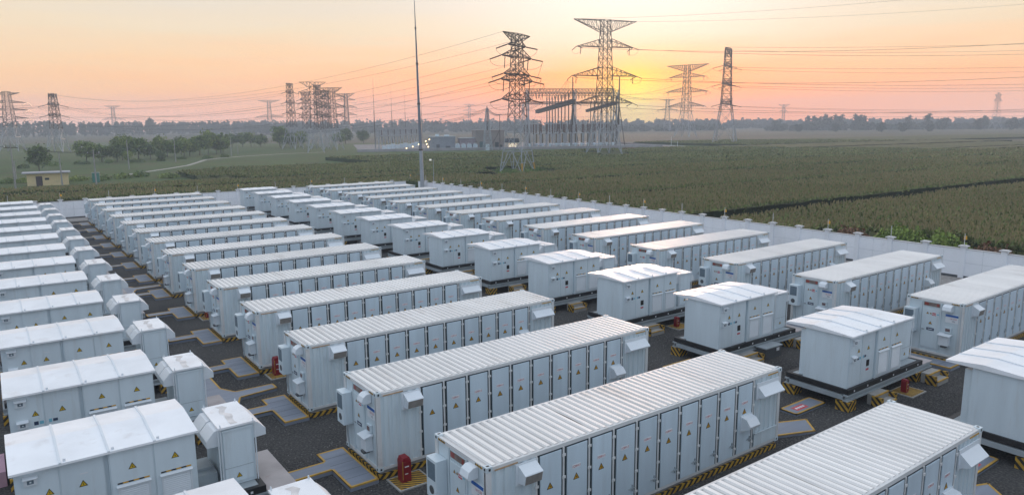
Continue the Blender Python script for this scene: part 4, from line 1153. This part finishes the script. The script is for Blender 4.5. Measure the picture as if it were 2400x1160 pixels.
# main yard: two long portal gantries, receding columns, insulator rows
def portal(u0, u1, v, h, posts, label):
    o = sub_empty('portal_gantry', u0, v, label, 'gantry', 'portal gantries in the main yard')
    for p in posts:
        m = MB(); m.bar((p, -2.2, 0), (p, 0, h * .62), .2, 6); m.bar((p, 2.2, 0), (p, 0, h * .62), .2, 6); m.bar((p, 0, h * .62), (p, 0, h + 1.0), .24, 6); m.bar((p, -1.3, h * .26), (p, 1.3, h * .26), .1); m.build('column', [STEEL], o)
    m = MB(); truss(m, (0, 0, h), (u1 - u0, 0, h), .95, .11); m.build('beam', [STEELD], o)
    m = MB(); truss(m, (0, 0, h - 5.2), (u1 - u0, 0, h - 5.2), .4, .08); m.build('lower_beam', [STEELD], o)
    for i in range(int((u1 - u0) / 1.7)):
        x = 1.3 + 1.7 * i; m = MB(); m.bar((x, 0, h - .7), (x + rnd.uniform(-.5, .5), rnd.uniform(-1.4, 1.4), h - 3.2), .10, 5); m.build('insulator_string', [PORC], o)
    return o
portal(76, 119, 22, 25.3, (0.5, 24, 42.5), 'front long portal gantry across the main yard, below the sun')
portal(83, 131, 46, 25.8, (0.5, 24, 47.5), 'middle long portal gantry across the main yard, below the sun')
portal(92, 143, 78, 26.2, (0.5, 26, 50.5), 'rear long portal gantry across the main yard, below the sun')
for u, v, h, lab in ((95.5, 13, 31, 'tall dark needle post rising left of the sun in the main yard'), (113.2, 2, 31, 'tall dark needle post on splayed legs at the right end of the main yard')):
    o = sub_empty('needle_post', u, v, lab, 'post')
    m = MB(); m.bar((0, 0, 10), (0, 0, h - 4), .30, 8, .26); m.build('shaft', [STEELD], o)
    m = MB()
    for a, b2 in ((-1.5, -1.5), (1.5, -1.5), (0, 2)): m.bar((a * 1.6, b2 * 1.2, 0), (0, 0, 19), .17, 6)
    m.bar((-1.2, -1, 9), (1.2, -1, 9), .1); m.build('splayed_leg', [STEELD], o)
    m = MB(); m.bar((0, 0, h - 4), (0, 0, h), .26, 8, .2); m.build('cap', [STEELD], o)
# row of receding columns joined by a thick sloping beam
for i in range(8):
    u, v = 94.6 + 1.35 * i, 16 + 9.6 * i
    o = sub_empty('bus_column', u, v, 'dark column in the receding row left of the needle post', 'column', 'receding columns in the main yard')
    m = MB(); m.bar((0, 0, 8), (0, 0, 24), .27, 6); m.build('shaft', [STEELD], o)
    m = MB(); m.bar((-1.5, 0, 0), (0, 0, 13), .16, 6); m.bar((1.5, 0, 0), (0, 0, 13), .16, 6); m.build('leg', [STEEL], o)
o = sub_empty('bus_beam', 93.5, 6, 'thick grey lattice beam running back along the receding columns', 'beam')
m = MB(); truss(m, (0, 0, 20.2), (11.2, 100, 17.2), .8, .24); m.build('beam', [STEELD], o)
o = sub_empty('bus_beam', 113.0, 6, 'second grey lattice beam at the right of the main yard', 'beam')
m = MB(); truss(m, (0, 0, 19.4), (17, 86, 17.4), .6, .18); m.build('beam', [STEELD], o)
for i in range(7):
    o = sub_empty('bus_column', 113.4 + 2.5 * i, 6 + 12.5 * i, 'dark column in the receding row at the right of the main yard', 'column', 'right receding columns in the main yard')
    m = MB(); m.bar((0, 0, 8), (0, 0, 22.5), .24, 6); m.build('shaft', [STEELD], o)
    m = MB(); m.bar((-1.4, 0, 0), (0, 0, 13), .15, 6); m.bar((1.4, 0, 0), (0, 0, 13), .15, 6); m.build('leg', [STEEL], o)
def post_insulator():
    o = empty('post_insulator')
    m = MB(); m.bar((-.25, 0, 0), (-.12, 0, 6.0), .11, 5); m.bar((.25, 0, 0), (.12, 0, 6.0), .11, 5); m.bar((-.2, 0, 3), (.2, 0, 3), .07); m.box(-.5, -.2, 6.0, .5, .2, 6.2); m.build('steel_support', [STEEL], o)
    m = MB()
    for q in range(5): m.bar((0, 0, 6.2 + q * .85), (0, 0, 6.2 + q * .85 + .5), .30, 6, .16)
    m.bar((0, 0, 6.2), (0, 0, 10.4), .14, 6); m.build('porcelain', [PORC], o)
    m = MB(); m.bar((-.7, 0, 10.5), (.7, .0, 10.7), .09); m.bar((0, 0, 10.4), (.5, 0, 11.8), .06); m.build('contact_arm', [STEEL], o)
    return o
pi0 = post_insulator(); n = 0
for r in range(5):
    for i in range(15):
        o = pi0 if n == 0 else copy_tree(pi0); n += 1
        o.location = T(72 + 2.9 * i + 3.0 * r + rnd.uniform(-.6, .6), 6 + 9 * r + rnd.uniform(-1.5, 1.5)); o.rotation_euler = (0, 0, SANG + rnd.uniform(-.5, .5))
        tag(o, 'pale steel post topped with a brown ribbed insulator in the rows of the main yard', 'insulator', 'post insulators in the main yard')
        if r == 2: o.scale = (1, 1, 1.15)
def breaker():
    o = empty('circuit_breaker')
    m = MB(); m.box(-.35, -.3, 0, .35, .3, 2.4); m.build('mechanism_box', [W_CAB], o)
    m = MB(); m.bar((0, 0, 2.4), (0, 0, 6.4), .36, 8, .3); m.build('porcelain', [paint('ochre_porcelain', (.16, .12, .07), .4, .2, 2) if n_b == 0 else PORC], o)
    m = MB(); m.bar((-1, 0, 6.5), (1, 0, 6.5), .2, 6); m.build('interrupter', [STEEL], o)
    return o
n_b = 0; br = breaker()
for i in range(14):
    o = br if i == 0 else copy_tree(br)
    o.location = T(73 + 2.95 * i, 3.0 + rnd.uniform(-.5, 1.0)); o.rotation_euler = (0, 0, SANG)
    tag(o, 'stout brown circuit breaker column in the front row of the main yard', 'circuit breaker', 'circuit breakers in the front row')
for i, (u, w) in enumerate(((75, 5), (82, 8), (92, 7), (101, 6), (108, 4))):
    o = sub_empty('equipment_platform', u, 1.6, 'long pale blue equipment platform on short legs at the front of the main yard', 'platform', 'equipment platforms at the front of the main yard')
    m = MB(); m.box(0, 0, 1.7, w, 1.4, 2.1); m.build('platform_top', [paint('pale_blue', (.42, .46, .56), .6, .1, 1) if i == 0 else W_DOOR], o)
    for q in (.2, w - .3):
        m = MB(); m.box(q, .3, 0, q + .15, 1.0, 1.7); m.build('leg', [STEEL], o)
# slim lightning rods left of the mast
for u, v, h, k in ((9.0, 33, 31, 'tallest, left of the low gantry'), (24.6, 138, 33, 'middle'), (37, 187, 33, 'farthest, close to the mast'), (53, 232, 36, 'faint, just behind the mast')):
    o = sub_empty('lightning_rod', u, v, 'very thin lightning rod left of the tall mast, %s' % k, 'lightning rod')
    m = MB(); m.bar((0, 0, 0), (0, 0, h * .55), .22, 6, .16); m.build('pole', [STEELD], o)
    m = MB(); m.bar((0, 0, h * .55), (0, 0, h), .10, 5, .03); m.build('needle', [STEELD], o)
for d in (0, 1.4, 2.8):
    a = T2[3].get((-1, 1)); wire(T2[2][(-1, 1)], T(96 + 3 * d, 46, 25.8), 1.5, 'slack dropper from the tallest pylon to the portal gantries', 'droppers into the main yard', .05)
    wire(T4[1 + int(d > 1)][(-1, 1)], T(141, 78 - 1 * d, 26.2), 4, 'sagging conductor from the edge-on pylon into the main yard', 'droppers into the main yard', .05)
    wire(T1[2 + int(d)][(1, -1)], T(78 + 3 * d, 22, 25), 1.6, 'conductor from the nearest pylon into the main yard', 'droppers into the main yard', .045)
    wire(T3[1 + int(d > 1)][(1, 1)], T(139 - 3 * d, 78, 26.2), 4, 'conductor from the triangular-topped pylon into the main yard', 'droppers into the main yard', .055)
o = empty('signal_frame', (243, 216, 0), SANG); tag(o, 'small white goalpost frame at the right corner of the substation wall', 'frame')
m = MB(); m.bar((0, 0, 0), (0, 0, 4.5), .09, 5); m.build('post', [W_CAB], o); m = MB(); m.bar((2.6, -1, 0), (2.6, -1, 2.4), .09, 5); m.build('post', [W_CAB], o)

# ------------------------------------------------------------------ trees
def crown_np(g, H, base, rx, nclump, nleaf, size, shape='round'):
    out = []
    cz = (H + base) / 2; rz = (H - base) / 2
    for c in range(nclump):
        while True:
            p = g.uniform(-1, 1, 3)
            if .15 < (p ** 2).sum() < 1.0: break
        if shape == 'round': w = 1.0
        elif shape == 'column': w = 1.0 - .35 * max(0, p[2]) ** 2
        else: w = 1.0 - .55 * (p[2] + 1) / 2
        ctr = np.array([p[0] * rx * w, p[1] * rx * w, cz + p[2] * rz])
        r = rx * g.uniform(.22, .42)
        n = int(nleaf * g.uniform(.6, 1.3))
        q = g.normal(0, .55, (n, 3)) * r; q[:, 2] *= .75
        ctrs = ctr + q
        a = g.normal(0, 1, (n, 3)); a /= np.linalg.norm(a, axis=1)[:, None]
        b = np.cross(a, g.normal(0, 1, (n, 3))); b /= np.linalg.norm(b, axis=1)[:, None]
        s = size * g.uniform(.6, 1.25, n)[:, None]
        P = np.empty((n, 4, 3)); P[:, 0] = ctrs - a * s; P[:, 1] = ctrs - b * s * .6; P[:, 2] = ctrs + a * s; P[:, 3] = ctrs + b * s * .6
        out.append(P.reshape(-1, 3))
    V = np.concatenate(out)
    return V
def make_tree(seed, H, base, rx, nclump, nleaf, size, mat, shape='round', lean=.15):
    g = np.random.default_rng(seed); rr2 = random.Random(seed)
    root = empty('tree')
    m = MB(); tr = max(.10, rx * .055)
    pts = [(0, 0, 0)]
    for q in range(1, 5): pts.append((rr2.uniform(-lean, lean) * q, rr2.uniform(-lean, lean) * q, H * .18 * q))
    for q in range(4): m.bar(pts[q], pts[q + 1], tr * (1 - q * .2), 6, tr * (1 - (q + 1) * .2))
    for q in range(6):
        a = rr2.uniform(0, 6.28); z = lerp(base, H * .7, q / 6)
        m.bar((0, 0, z), (rx * .75 * math.cos(a), rx * .75 * math.sin(a), z + H * .16), tr * .42, 5, tr * .12)
    m.build('trunk', [BARK], root)
    V = crown_np(g, H, base, rx, nclump, nleaf, size, shape)
    c = mesh_np('crown', V, np.arange(len(V)).reshape(-1, 4), [mat]); c.parent = root
    return root
protos = [make_tree(31, 8.0, 2.2, 3.2, 44, 42, .36, LEAF_A), make_tree(32, 8.6, 2.3, 2.9, 42, 40, .36, LEAF_B), make_tree(33, 6.8, 1.4, 3.0, 40, 42, .34, LEAF_C),
          make_tree(34, 7.2, 1.7, 3.5, 46, 42, .36, LEAF_A)]
used = [False] * 4
def place_tree(t, x, y, s, label, group=None):
    o = protos[t] if not used[t] else copy_tree(protos[t])
    used[t] = True
    o.location = (x, y, 0); o.scale = (s, s, s * rnd.uniform(.9, 1.1)); o.rotation_euler = (0, 0, rnd.uniform(0, 6.28))
    tag(o, label, 'tree', group); return o
LT = 'round green tree in the loose row beside the pale track at the left'
row = [(16.5, 249, 0, .86), (21, 253, 3, .84), (25, 251, 2, .8), (28, 262, 1, .92), (33, 262, 0, 1.02), (36.5, 262, 2, .8), (33.5, 285, 2, 1.1), (41, 268, 1, .86), (45, 266, 0, .84), (49, 271, 1, .82), (52, 276, 3, .86), (57, 283, 0, 1.02), (61, 287, 1, 1.0), (65, 291, 2, 1.0), (69, 300, 3, 1.0), (72, 308, 0, .7), (27, 243, 1, .45), (37, 246, 2, .5), (45, 279, 3, .8), (54, 300, 2, .9)]
for x, y, t, s in row: place_tree(t, x, y, s, LT, 'row of trees by the track')
row2 = [(88, 366, 3, .92), (93, 372, 2, .98), (98, 371, 0, .98), (103, 374, 1, .9), (106, 368, 3, .95), (110, 350, 0, 1.3), (114, 356, 2, 1.2), (119, 352, 1, .9), (124, 360, 3, 1.0), (111, 338, 2, .8), (150, 372, 3, 1.0), (158, 382, 2, 1.2), (168, 380, 2, 1.1), (132, 380, 1, 1.0)]
for x, y, t, s in row2: place_tree(t, x, y, s, 'bushy green tree in the clump behind the cluster of pylons', 'clump of trees behind the pylons')
place_tree(2, 2.0, 211, .84, 'lone dark bushy tree standing behind the small yellow house')
for i in range(10):
    shrub('roadside_bush', 'low dark bush in the meadow before the row of trees', 'bush', 'bushes in the left meadow', -8 + 7.5 * i, 232 + 3 * i + rnd.uniform(-6, 6), rnd.uniform(1.2, 2.2), rnd.uniform(.9, 1.8), 260, LEAF_C if i % 2 else LEAF_A, 60 + i)
for i in range(9):
    shrub('verge_bush', 'green verge shrub beside the yellow house', 'bush', 'shrubs by the yellow house', -10 + 4.2 * i + rnd.uniform(-1, 1), 163 + rnd.uniform(-2, 8), rnd.uniform(1.2, 2.4), rnd.uniform(1, 1.9), 300, LEAF_A if i % 2 else LEAF_B, 90 + i)

# far woods that read as one mass
def far_wood(name, label, spots, seed, size, mat, shape='column'):
    g = np.random.default_rng(seed); out = []
    for x, y, H, rx in spots:
        V = crown_np(g, H, H * .03, rx, 14, 24, size * 1.15, shape); V[:, 0] += x; V[:, 1] += y; out.append(V)
    V = np.concatenate(out)
    return tag(mesh_np(name, V, np.arange(len(V)).reshape(-1, 4), [mat]), label, 'wood', kind='stuff')
def line_spots(x0, y0, x1, y1, n, h0, h1, r0, r1, g, jit=14, gap=None):
    s = []
    for i in range(n):
        t = (i + g.uniform(-.4, .4)) / n
        if gap and any(a < t < b2 for a, b2 in gap): continue
        s.append((lerp(x0, x1, t) + g.uniform(-jit, jit), lerp(y0, y1, t) + g.uniform(-jit, jit), g.uniform(h0, h1), g.uniform(r0, r1)))
    return s
g = random.Random(5)
far_wood('poplar_wood', 'long hazy row of tall poplars across the left horizon', line_spots(-70, 880, 330, 1010, 300, 13.5, 17.5, 1.3, 2.4, g, 9, ((.18, .20), (.262, .285))) + line_spots(-80, 930, 420, 1090, 260, 13.5, 17.5, 1.6, 2.8, g, 12), 41, .9, LEAF_F)
far_wood('far_wood', 'low hazy wood behind the pylon cluster and the tall mast', line_spots(250, 900, 560, 730, 170, 9, 13.5, 3, 5, g, 22) + line_spots(330, 1130, 700, 900, 120, 14, 19, 2.5, 4, g, 20), 42, 1.2, LEAF_F, 'round')
far_wood('far_wood', 'faint misty wood on the horizon behind the main yard', line_spots(560, 800, 960, 650, 200, 9, 15, 3, 6, g, 30) + line_spots(500, 640, 720, 560, 60, 5, 8, 3, 5, g, 16), 43, 1.3, LEAF_F, 'round')
far_wood('far_wood', 'low misty wood along the right horizon', line_spots(930, 700, 1180, 330, 260, 9, 14, 3, 5.5, g, 26) + line_spots(700, 480, 960, 330, 120, 4.5, 8.0, 2.8, 4.6, g, 16), 44, 1.2, LEAF_F, 'round')
# separate far trees at the right
FT = [make_tree(51, 17, 1.0, 4.2, 30, 34, .95, LEAF_F, 'column'), make_tree(52, 14, .8, 5.6, 34, 34, 1.0, LEAF_F)]
fu = [0, 0]
def far_tree(az, d, t, s, label, group):
    a = R(36.046 + az); o = FT[t] if fu[t] == 0 else copy_tree(FT[t]); fu[t] += 1
    o.location = (CAM.x + d * math.sin(a), CAM.y + d * math.cos(a), 0); o.scale = (s, s, s); o.rotation_euler = (0, 0, rnd.uniform(0, 6.28))
    tag(o, label, 'tree', group)
for az in (22.1, 22.5, 22.9, 23.3, 23.6, 23.95, 24.3, 25.25, 25.5, 25.8): far_tree(az, 900 + rnd.uniform(-15, 15), 0, .95 + rnd.uniform(-.08, .08), 'hazy upright tree of the two dense stands on the right horizon', 'dense stands of upright far trees')
for az, t, s in ((20.0, 1, .95), (28.55, 0, .9), (29.7, 0, 1.0), (30.9, 1, 1.0), (34.25, 1, .98), (34.6, 0, .85), (36.9, 1, .95), (38.0, 1, .9), (24.0, 1, .62), (26.9, 1, .7), (28.2, 1, .68), (29.9, 1, .55), (21.5, 1, .6)):
    az2 = az if az < 30 else az - (az - 30) * .35
    far_tree(az2, 760 if s < .75 else 880, t, s, 'single hazy tree standing out of the low misty wood at the right', 'single far trees at the right')
far_tree(-26.3, 900, 0, 1.12, 'dark taller tree standing out of the left poplar row', None)

# ------------------------------------------------------------------ left meadow: track, house, poles
m = MB(); tr = [(16, 178), (21.7, 188), (30, 200), (37.7, 213), (44, 229), (49.7, 244), (56, 252), (66, 261), (85, 272), (104, 277)]
for (x0, y0), (x1, y1) in zip(tr[:-1], tr[1:]):
    m.face([(x0 - .4, y0 + .9, .02), (x0 + .4, y0 - .9, .02), (x1 + .4, y1 - .9, .02), (x1 - .4, y1 + .9, .02)])
o = m.build('track', [TRACK]); o['kind'] = 'structure'
h = empty('small_house', (-2.9, 157.5, 0), R(-4)); tag(h, 'small yellow flat-roofed house at the left edge of the fields', 'house')
YW = paint('yellow_render', (.72, .56, .31), .9, .07, .6, dirt=.3)
m = MB(); m.box(0, 0, 0, 6.8, 4.2, 2.35); m.build('wall', [YW], h)
m = MB(); m.box(-.7, -.5, 2.35, 7.2, 4.6, 2.55); m.build('roof', [paint('roof_slab', (.36, .36, .38), .9, .1, .5)], h)
m = MB(); m.box(1.45, -.05, 0, 2.5, 0, 1.85); m.build('door', [paint('door_brown', (.07, .05, .05), .7, .2, 2)], h)
m = MB(); m.box(2.9, -.05, 1.1, 3.6, 0, 1.5); m.build('window', [SEAL], h)
o = empty('notice_box', (8.2, 160, 0), R(-10)); tag(o, 'small teal cabinet standing on the verge right of the yellow house', 'cabinet')
m = MB(); m.box(0, 0, 0, 1.3, .5, 1.9); m.build('cabinet_body', [paint('teal', (.07, .22, .18), .6, .1, 2)], o); m = MB(); m.box(-.05, -.05, 1.9, 1.35, .55, 2.0); m.build('cabinet_roof', [GREY], o)
def upole(label, x, y, H, kind):
    o = empty('utility_pole', (x, y, 0), R(rnd.uniform(-8, 8))); tag(o, label, 'utility pole')
    m = MB(); m.bar((0, 0, 0), (0, 0, H), .15, 7, .09); m.build('pole', [CONC], o)
    if kind:
        m = MB(); m.box(-.95, -.06, H - .75, .95, .06, H - .63); m.build('cross_arm', [STEELD], o)
        m = MB()
        for q in (-.85, 0, .85): m.bar((q, 0, H - .63), (q, 0, H - .38), .06, 6)
        m.build('insulator', [SGW], o)
    return (x, y, H - .4)
P = [upole('concrete pole with cross-arm left of the yellow house', -5.4, 134.5, 8.6, 1), upole('concrete pole with cross-arm right of the yellow house', 6.2, 135.5, 7.3, 1)]
upole('thin pole standing before the yellow house', 2.3, 151, 6.6, 0); upole('pale pole before the row of trees', 21.5, 205, 7.6, 0); upole('pale pole beside the bend of the track', 39.3, 237, 7.2, 0)
upole('pale pole where the track meets the tree clump', 64.5, 268, 6.8, 0); upole('short pale pole near the tree clump', 71, 283, 4.0, 0); upole('short pale post in the meadow behind the yellow house', -4.0, 176, 4.2, 0)
for q in (-.7, 0, .7):
    wire((P[0][0] + q, P[0][1], P[0][2]), (P[1][0] + q, P[1][1], P[1][2]), .5, 'thin wire between the two poles by the yellow house', 'wires at the yellow house', .02, 8)
    wire((P[0][0] + q, P[0][1], P[0][2]), (-40 + q, 140, 8), 1.0, 'thin wire running left from the pole by the yellow house', 'wires at the yellow house', .02, 8)
o = empty('sheet_fence', (185, 188, 0), R(-25)); tag(o, 'low rusty orange sheet barrier before the tallest pylon', 'barrier')
m = MB(); m.box(0, 0, 0, 6.0, .3, 1.6); m.build('panel', [paint('rust_sheet', (.20, .09, .05), .8, .2, 1)], o)

# ------------------------------------------------------------------ air
HAZE = bpy.data.materials.new('haze_volume'); HAZE.use_nodes = True
nt = HAZE.node_tree; nt.nodes.clear()
out = nt.nodes.new('ShaderNodeOutputMaterial'); pv = nt.nodes.new('ShaderNodeVolumePrincipled')
pv.inputs['Color'].default_value = (.78, .88, 1.0, 1); pv.inputs['Density'].default_value = .0006; pv.inputs['Anisotropy'].default_value = .05
nt.links.new(pv.outputs[0], out.inputs['Volume'])
m = MB(); m.box(-GR + 150, -350, -1, GR + 50, GR + 50, 58)
o = m.build('haze', [HAZE]); o['kind'] = 'stuff'

# ------------------------------------------------------------------ sky and sun
SUN_AZ = R(45.6)       # clockwise from +Y
SUN_EL = R(1.9)
sd = Vector((math.sin(SUN_AZ) * math.cos(SUN_EL), math.cos(SUN_AZ) * math.cos(SUN_EL), math.sin(SUN_EL)))
world = bpy.data.worlds.new('World'); scene.world = world; world.use_nodes = True
nt = world.node_tree; nt.nodes.clear(); L = nt.links.new
wo = nt.nodes.new('ShaderNodeOutputWorld'); bg = nt.nodes.new('ShaderNodeBackground'); L(bg.outputs[0], wo.inputs[0])
tc = nt.nodes.new('ShaderNodeTexCoord')
sky = nt.nodes.new('ShaderNodeTexSky'); sky.sky_type = 'NISHITA'; sky.sun_disc = False; sky.sun_elevation = SUN_EL; sky.sun_rotation = SUN_AZ
sky.air_density = 1.3; sky.dust_density = 3.0; sky.ozone_density = 2.0; sky.altitude = 20
def mth(op, a=None, b2=None, c=None, clamp=False):
    n = nt.nodes.new('ShaderNodeMath'); n.operation = op; n.use_clamp = clamp
    for i, q in enumerate((a, b2, c)):
        if q is None: continue
        if isinstance(q, (int, float)): n.inputs[i].default_value = q
        else: L(q, n.inputs[i])
    return n.outputs[0]
def ramp(fac, els):
    n = nt.nodes.new('ShaderNodeValToRGB'); e = n.color_ramp.elements
    while len(e) < len(els): e.new(.5)
    for q, (p, c) in zip(e, els): q.position = p; q.color = c + (1,)
    L(fac, n.inputs[0]); return n.outputs[0]
def mixc(fac, a, b2, mode='MIX'):
    n = nt.nodes.new('ShaderNodeMixRGB'); n.blend_type = mode
    for i, q in enumerate((fac, a, b2)):
        if isinstance(q, (int, float)): n.inputs[i].default_value = q
        elif isinstance(q, tuple): n.inputs[i].default_value = q + (1,)
        else: L(q, n.inputs[i])
    return n.outputs[0]
def lin(r, g_, b2):
    f = lambda c: ((c / 255 + .055) / 1.055) ** 2.4 if c > 10 else c / 255 / 12.92
    return (f(r), f(g_), f(b2))
sx = nt.nodes.new('ShaderNodeSeparateXYZ'); L(tc.outputs['Generated'], sx.inputs[0])
dot = nt.nodes.new('ShaderNodeVectorMath'); dot.operation = 'DOT_PRODUCT'; L(tc.outputs['Generated'], dot.inputs[0]); dot.inputs[1].default_value = sd
elev = mth('ARCSINE', sx.outputs[2]); edeg = mth('MULTIPLY', elev, 180 / math.pi)
# streaky thin cloud bends the bands a little
mp = nt.nodes.new('ShaderNodeMapping'); L(tc.outputs['Generated'], mp.inputs[0]); mp.inputs['Scale'].default_value = (2.2, 2.2, 26)
nz = nt.nodes.new('ShaderNodeTexNoise'); L(mp.outputs[0], nz.inputs['Vector']); nz.inputs['Scale'].default_value = 2.0; nz.inputs['Detail'].default_value = 4
e2 = mth('ADD', edeg, mth('MULTIPLY_ADD', nz.outputs['Fac'], 2.4, -1.2))
ef = mth('MULTIPLY', e2, 1 / 90.0, clamp=True)
dd = lambda d: d / 90.0
# dawn side
east = ramp(ef, [(dd(0), lin(224, 182, 166)), (dd(1.3), lin(245, 178, 134)), (dd(2.8), lin(250, 194, 136)), (dd(4.6), lin(248, 212, 166)), (dd(7), lin(243, 222, 191)), (dd(10), lin(229, 222, 212)), (dd(22), (.80, .79, .80)), (dd(45), (.88, .93, 1.02)), (dd(90), (.86, .94, 1.06))])
west = ramp(ef, [(dd(0), (.40, .44, .52)), (dd(6), (.45, .52, .62)), (dd(20), (.45, .56, .70)), (dd(50), (.62, .74, .92)), (dd(90), (.86, .94, 1.06))])
side = mth('MULTIPLY_ADD', dot.outputs['Value'], .9, .35, clamp=True)
boost = mth('MULTIPLY_ADD', mth('POWER', 2.718, mth('MULTIPLY', mth('MAXIMUM', edeg, 0.0), -.36)), .50, .92)
cmb = nt.nodes.new('ShaderNodeCombineXYZ'); L(boost, cmb.inputs[0]); L(boost, cmb.inputs[1]); L(boost, cmb.inputs[2])
mp2 = nt.nodes.new('ShaderNodeMapping'); L(tc.outputs['Generated'], mp2.inputs[0]); mp2.inputs['Scale'].default_value = (3.5, 3.5, 55); mp2.inputs['Rotation'].default_value = (0, R(2), 0)
nz2 = nt.nodes.new('ShaderNodeTexNoise'); L(mp2.outputs[0], nz2.inputs['Vector']); nz2.inputs['Scale'].default_value = 1.6; nz2.inputs['Detail'].default_value = 6
wisp = mth('MULTIPLY', mth('MULTIPLY_ADD', nz2.outputs['Fac'], 5.0, -2.6, clamp=True), mth('SUBTRACT', 1.0, mth('MULTIPLY', mth('ABSOLUTE', mth('SUBTRACT', edeg, 4.2)), .4), clamp=True))
east = mixc(mth('MULTIPLY', wisp, .45), east, lin(247, 188, 150))
base = mixc(side, west, mixc(1.0, east, cmb.outputs[0], 'MULTIPLY'))
# glow round the rising sun
ang = mth('MULTIPLY', mth('ARCCOSINE', mth('MINIMUM', dot.outputs['Value'], .999999)), 180 / math.pi)
g1_ = mth('POWER', 2.718, mth('MULTIPLY', mth('POWER', mth('DIVIDE', ang, 5.2), 2.0), -1.0))
g2_ = mth('POWER', 2.718, mth('MULTIPLY', mth('DIVIDE', ang, 17.0), -1.0))
g3_ = mth('POWER', 2.718, mth('MULTIPLY', mth('POWER', mth('DIVIDE', ang, 1.9), 2.0), -1.0))
low = mth('SUBTRACT', 1.0, mth('DIVIDE', e2, 6.5), clamp=True)
warm = mixc(mth('MULTIPLY', mth('MULTIPLY', g2_, low), 1.45, clamp=True), base, tuple(1.75 * q for q in lin(255, 134, 36)))
yel = mixc(mth('MULTIPLY', mth('MULTIPLY', g1_, .95), mth('ADD', mth('MULTIPLY', low, .85), .15), clamp=True), warm, tuple(1.4 * q for q in lin(255, 203, 36)))
yel2 = mixc(mth('MULTIPLY', g3_, .8, clamp=True), yel, tuple(1.45 * q for q in lin(255, 232, 30)))
high = mth('MULTIPLY', mth('MULTIPLY_ADD', edeg, 1 / 6.0, -.6, clamp=True), mth('POWER', 2.718, mth('MULTIPLY', mth('POWER', mth('DIVIDE', ang, 13.0), 2.0), -1.0)))
col = mixc(mth('MULTIPLY', high, .85, clamp=True), yel2, (1.16, 1.12, 1.05))
add = mixc(1.0, col, mixc(1.0, sky.outputs[0], (.02, .02, .02), 'MULTIPLY'), 'ADD')
L(add, bg.inputs[0]); bg.inputs[1].default_value = 1.0

sl = bpy.data.lights.new('sun', 'SUN'); sl.energy = 4.0; sl.angle = R(10); sl.color = (1.0, .62, .42)
so = bpy.data.objects.new('sun', sl); COL.objects.link(so)
so.rotation_euler = Vector(sd).to_track_quat('Z', 'Y').to_euler()

# ------------------------------------------------------------------ camera
cam = bpy.data.cameras.new('camera'); co = bpy.data.objects.new('camera', cam); COL.objects.link(co)
cam.sensor_width = 36; cam.sensor_fit = 'HORIZONTAL'; cam.lens = 1688.85 / 2400 * 36
cam.clip_start = .1; cam.clip_end = 6000
cp, sp = math.cos(PITCHA), math.sin(PITCHA)
fw = Vector((math.sin(YAW) * cp, math.cos(YAW) * cp, -sp)); rt = Vector((math.cos(YAW), -math.sin(YAW), 0)); up = rt.cross(fw)
r2 = rt * math.cos(ROLL) + up * math.sin(ROLL); u2 = -rt * math.sin(ROLL) + up * math.cos(ROLL)
Mx = Matrix((r2, u2, -fw)).transposed().to_4x4(); Mx.translation = CAM
co.matrix_world = Mx
scene.camera = co
scene.view_settings.view_transform = 'Standard'; scene.view_settings.look = 'None'; scene.view_settings.gamma = 1.0; scene.view_settings.exposure = 0.18
scene.cycles.volume_bounces = 1
scene.cycles.max_bounces = 6
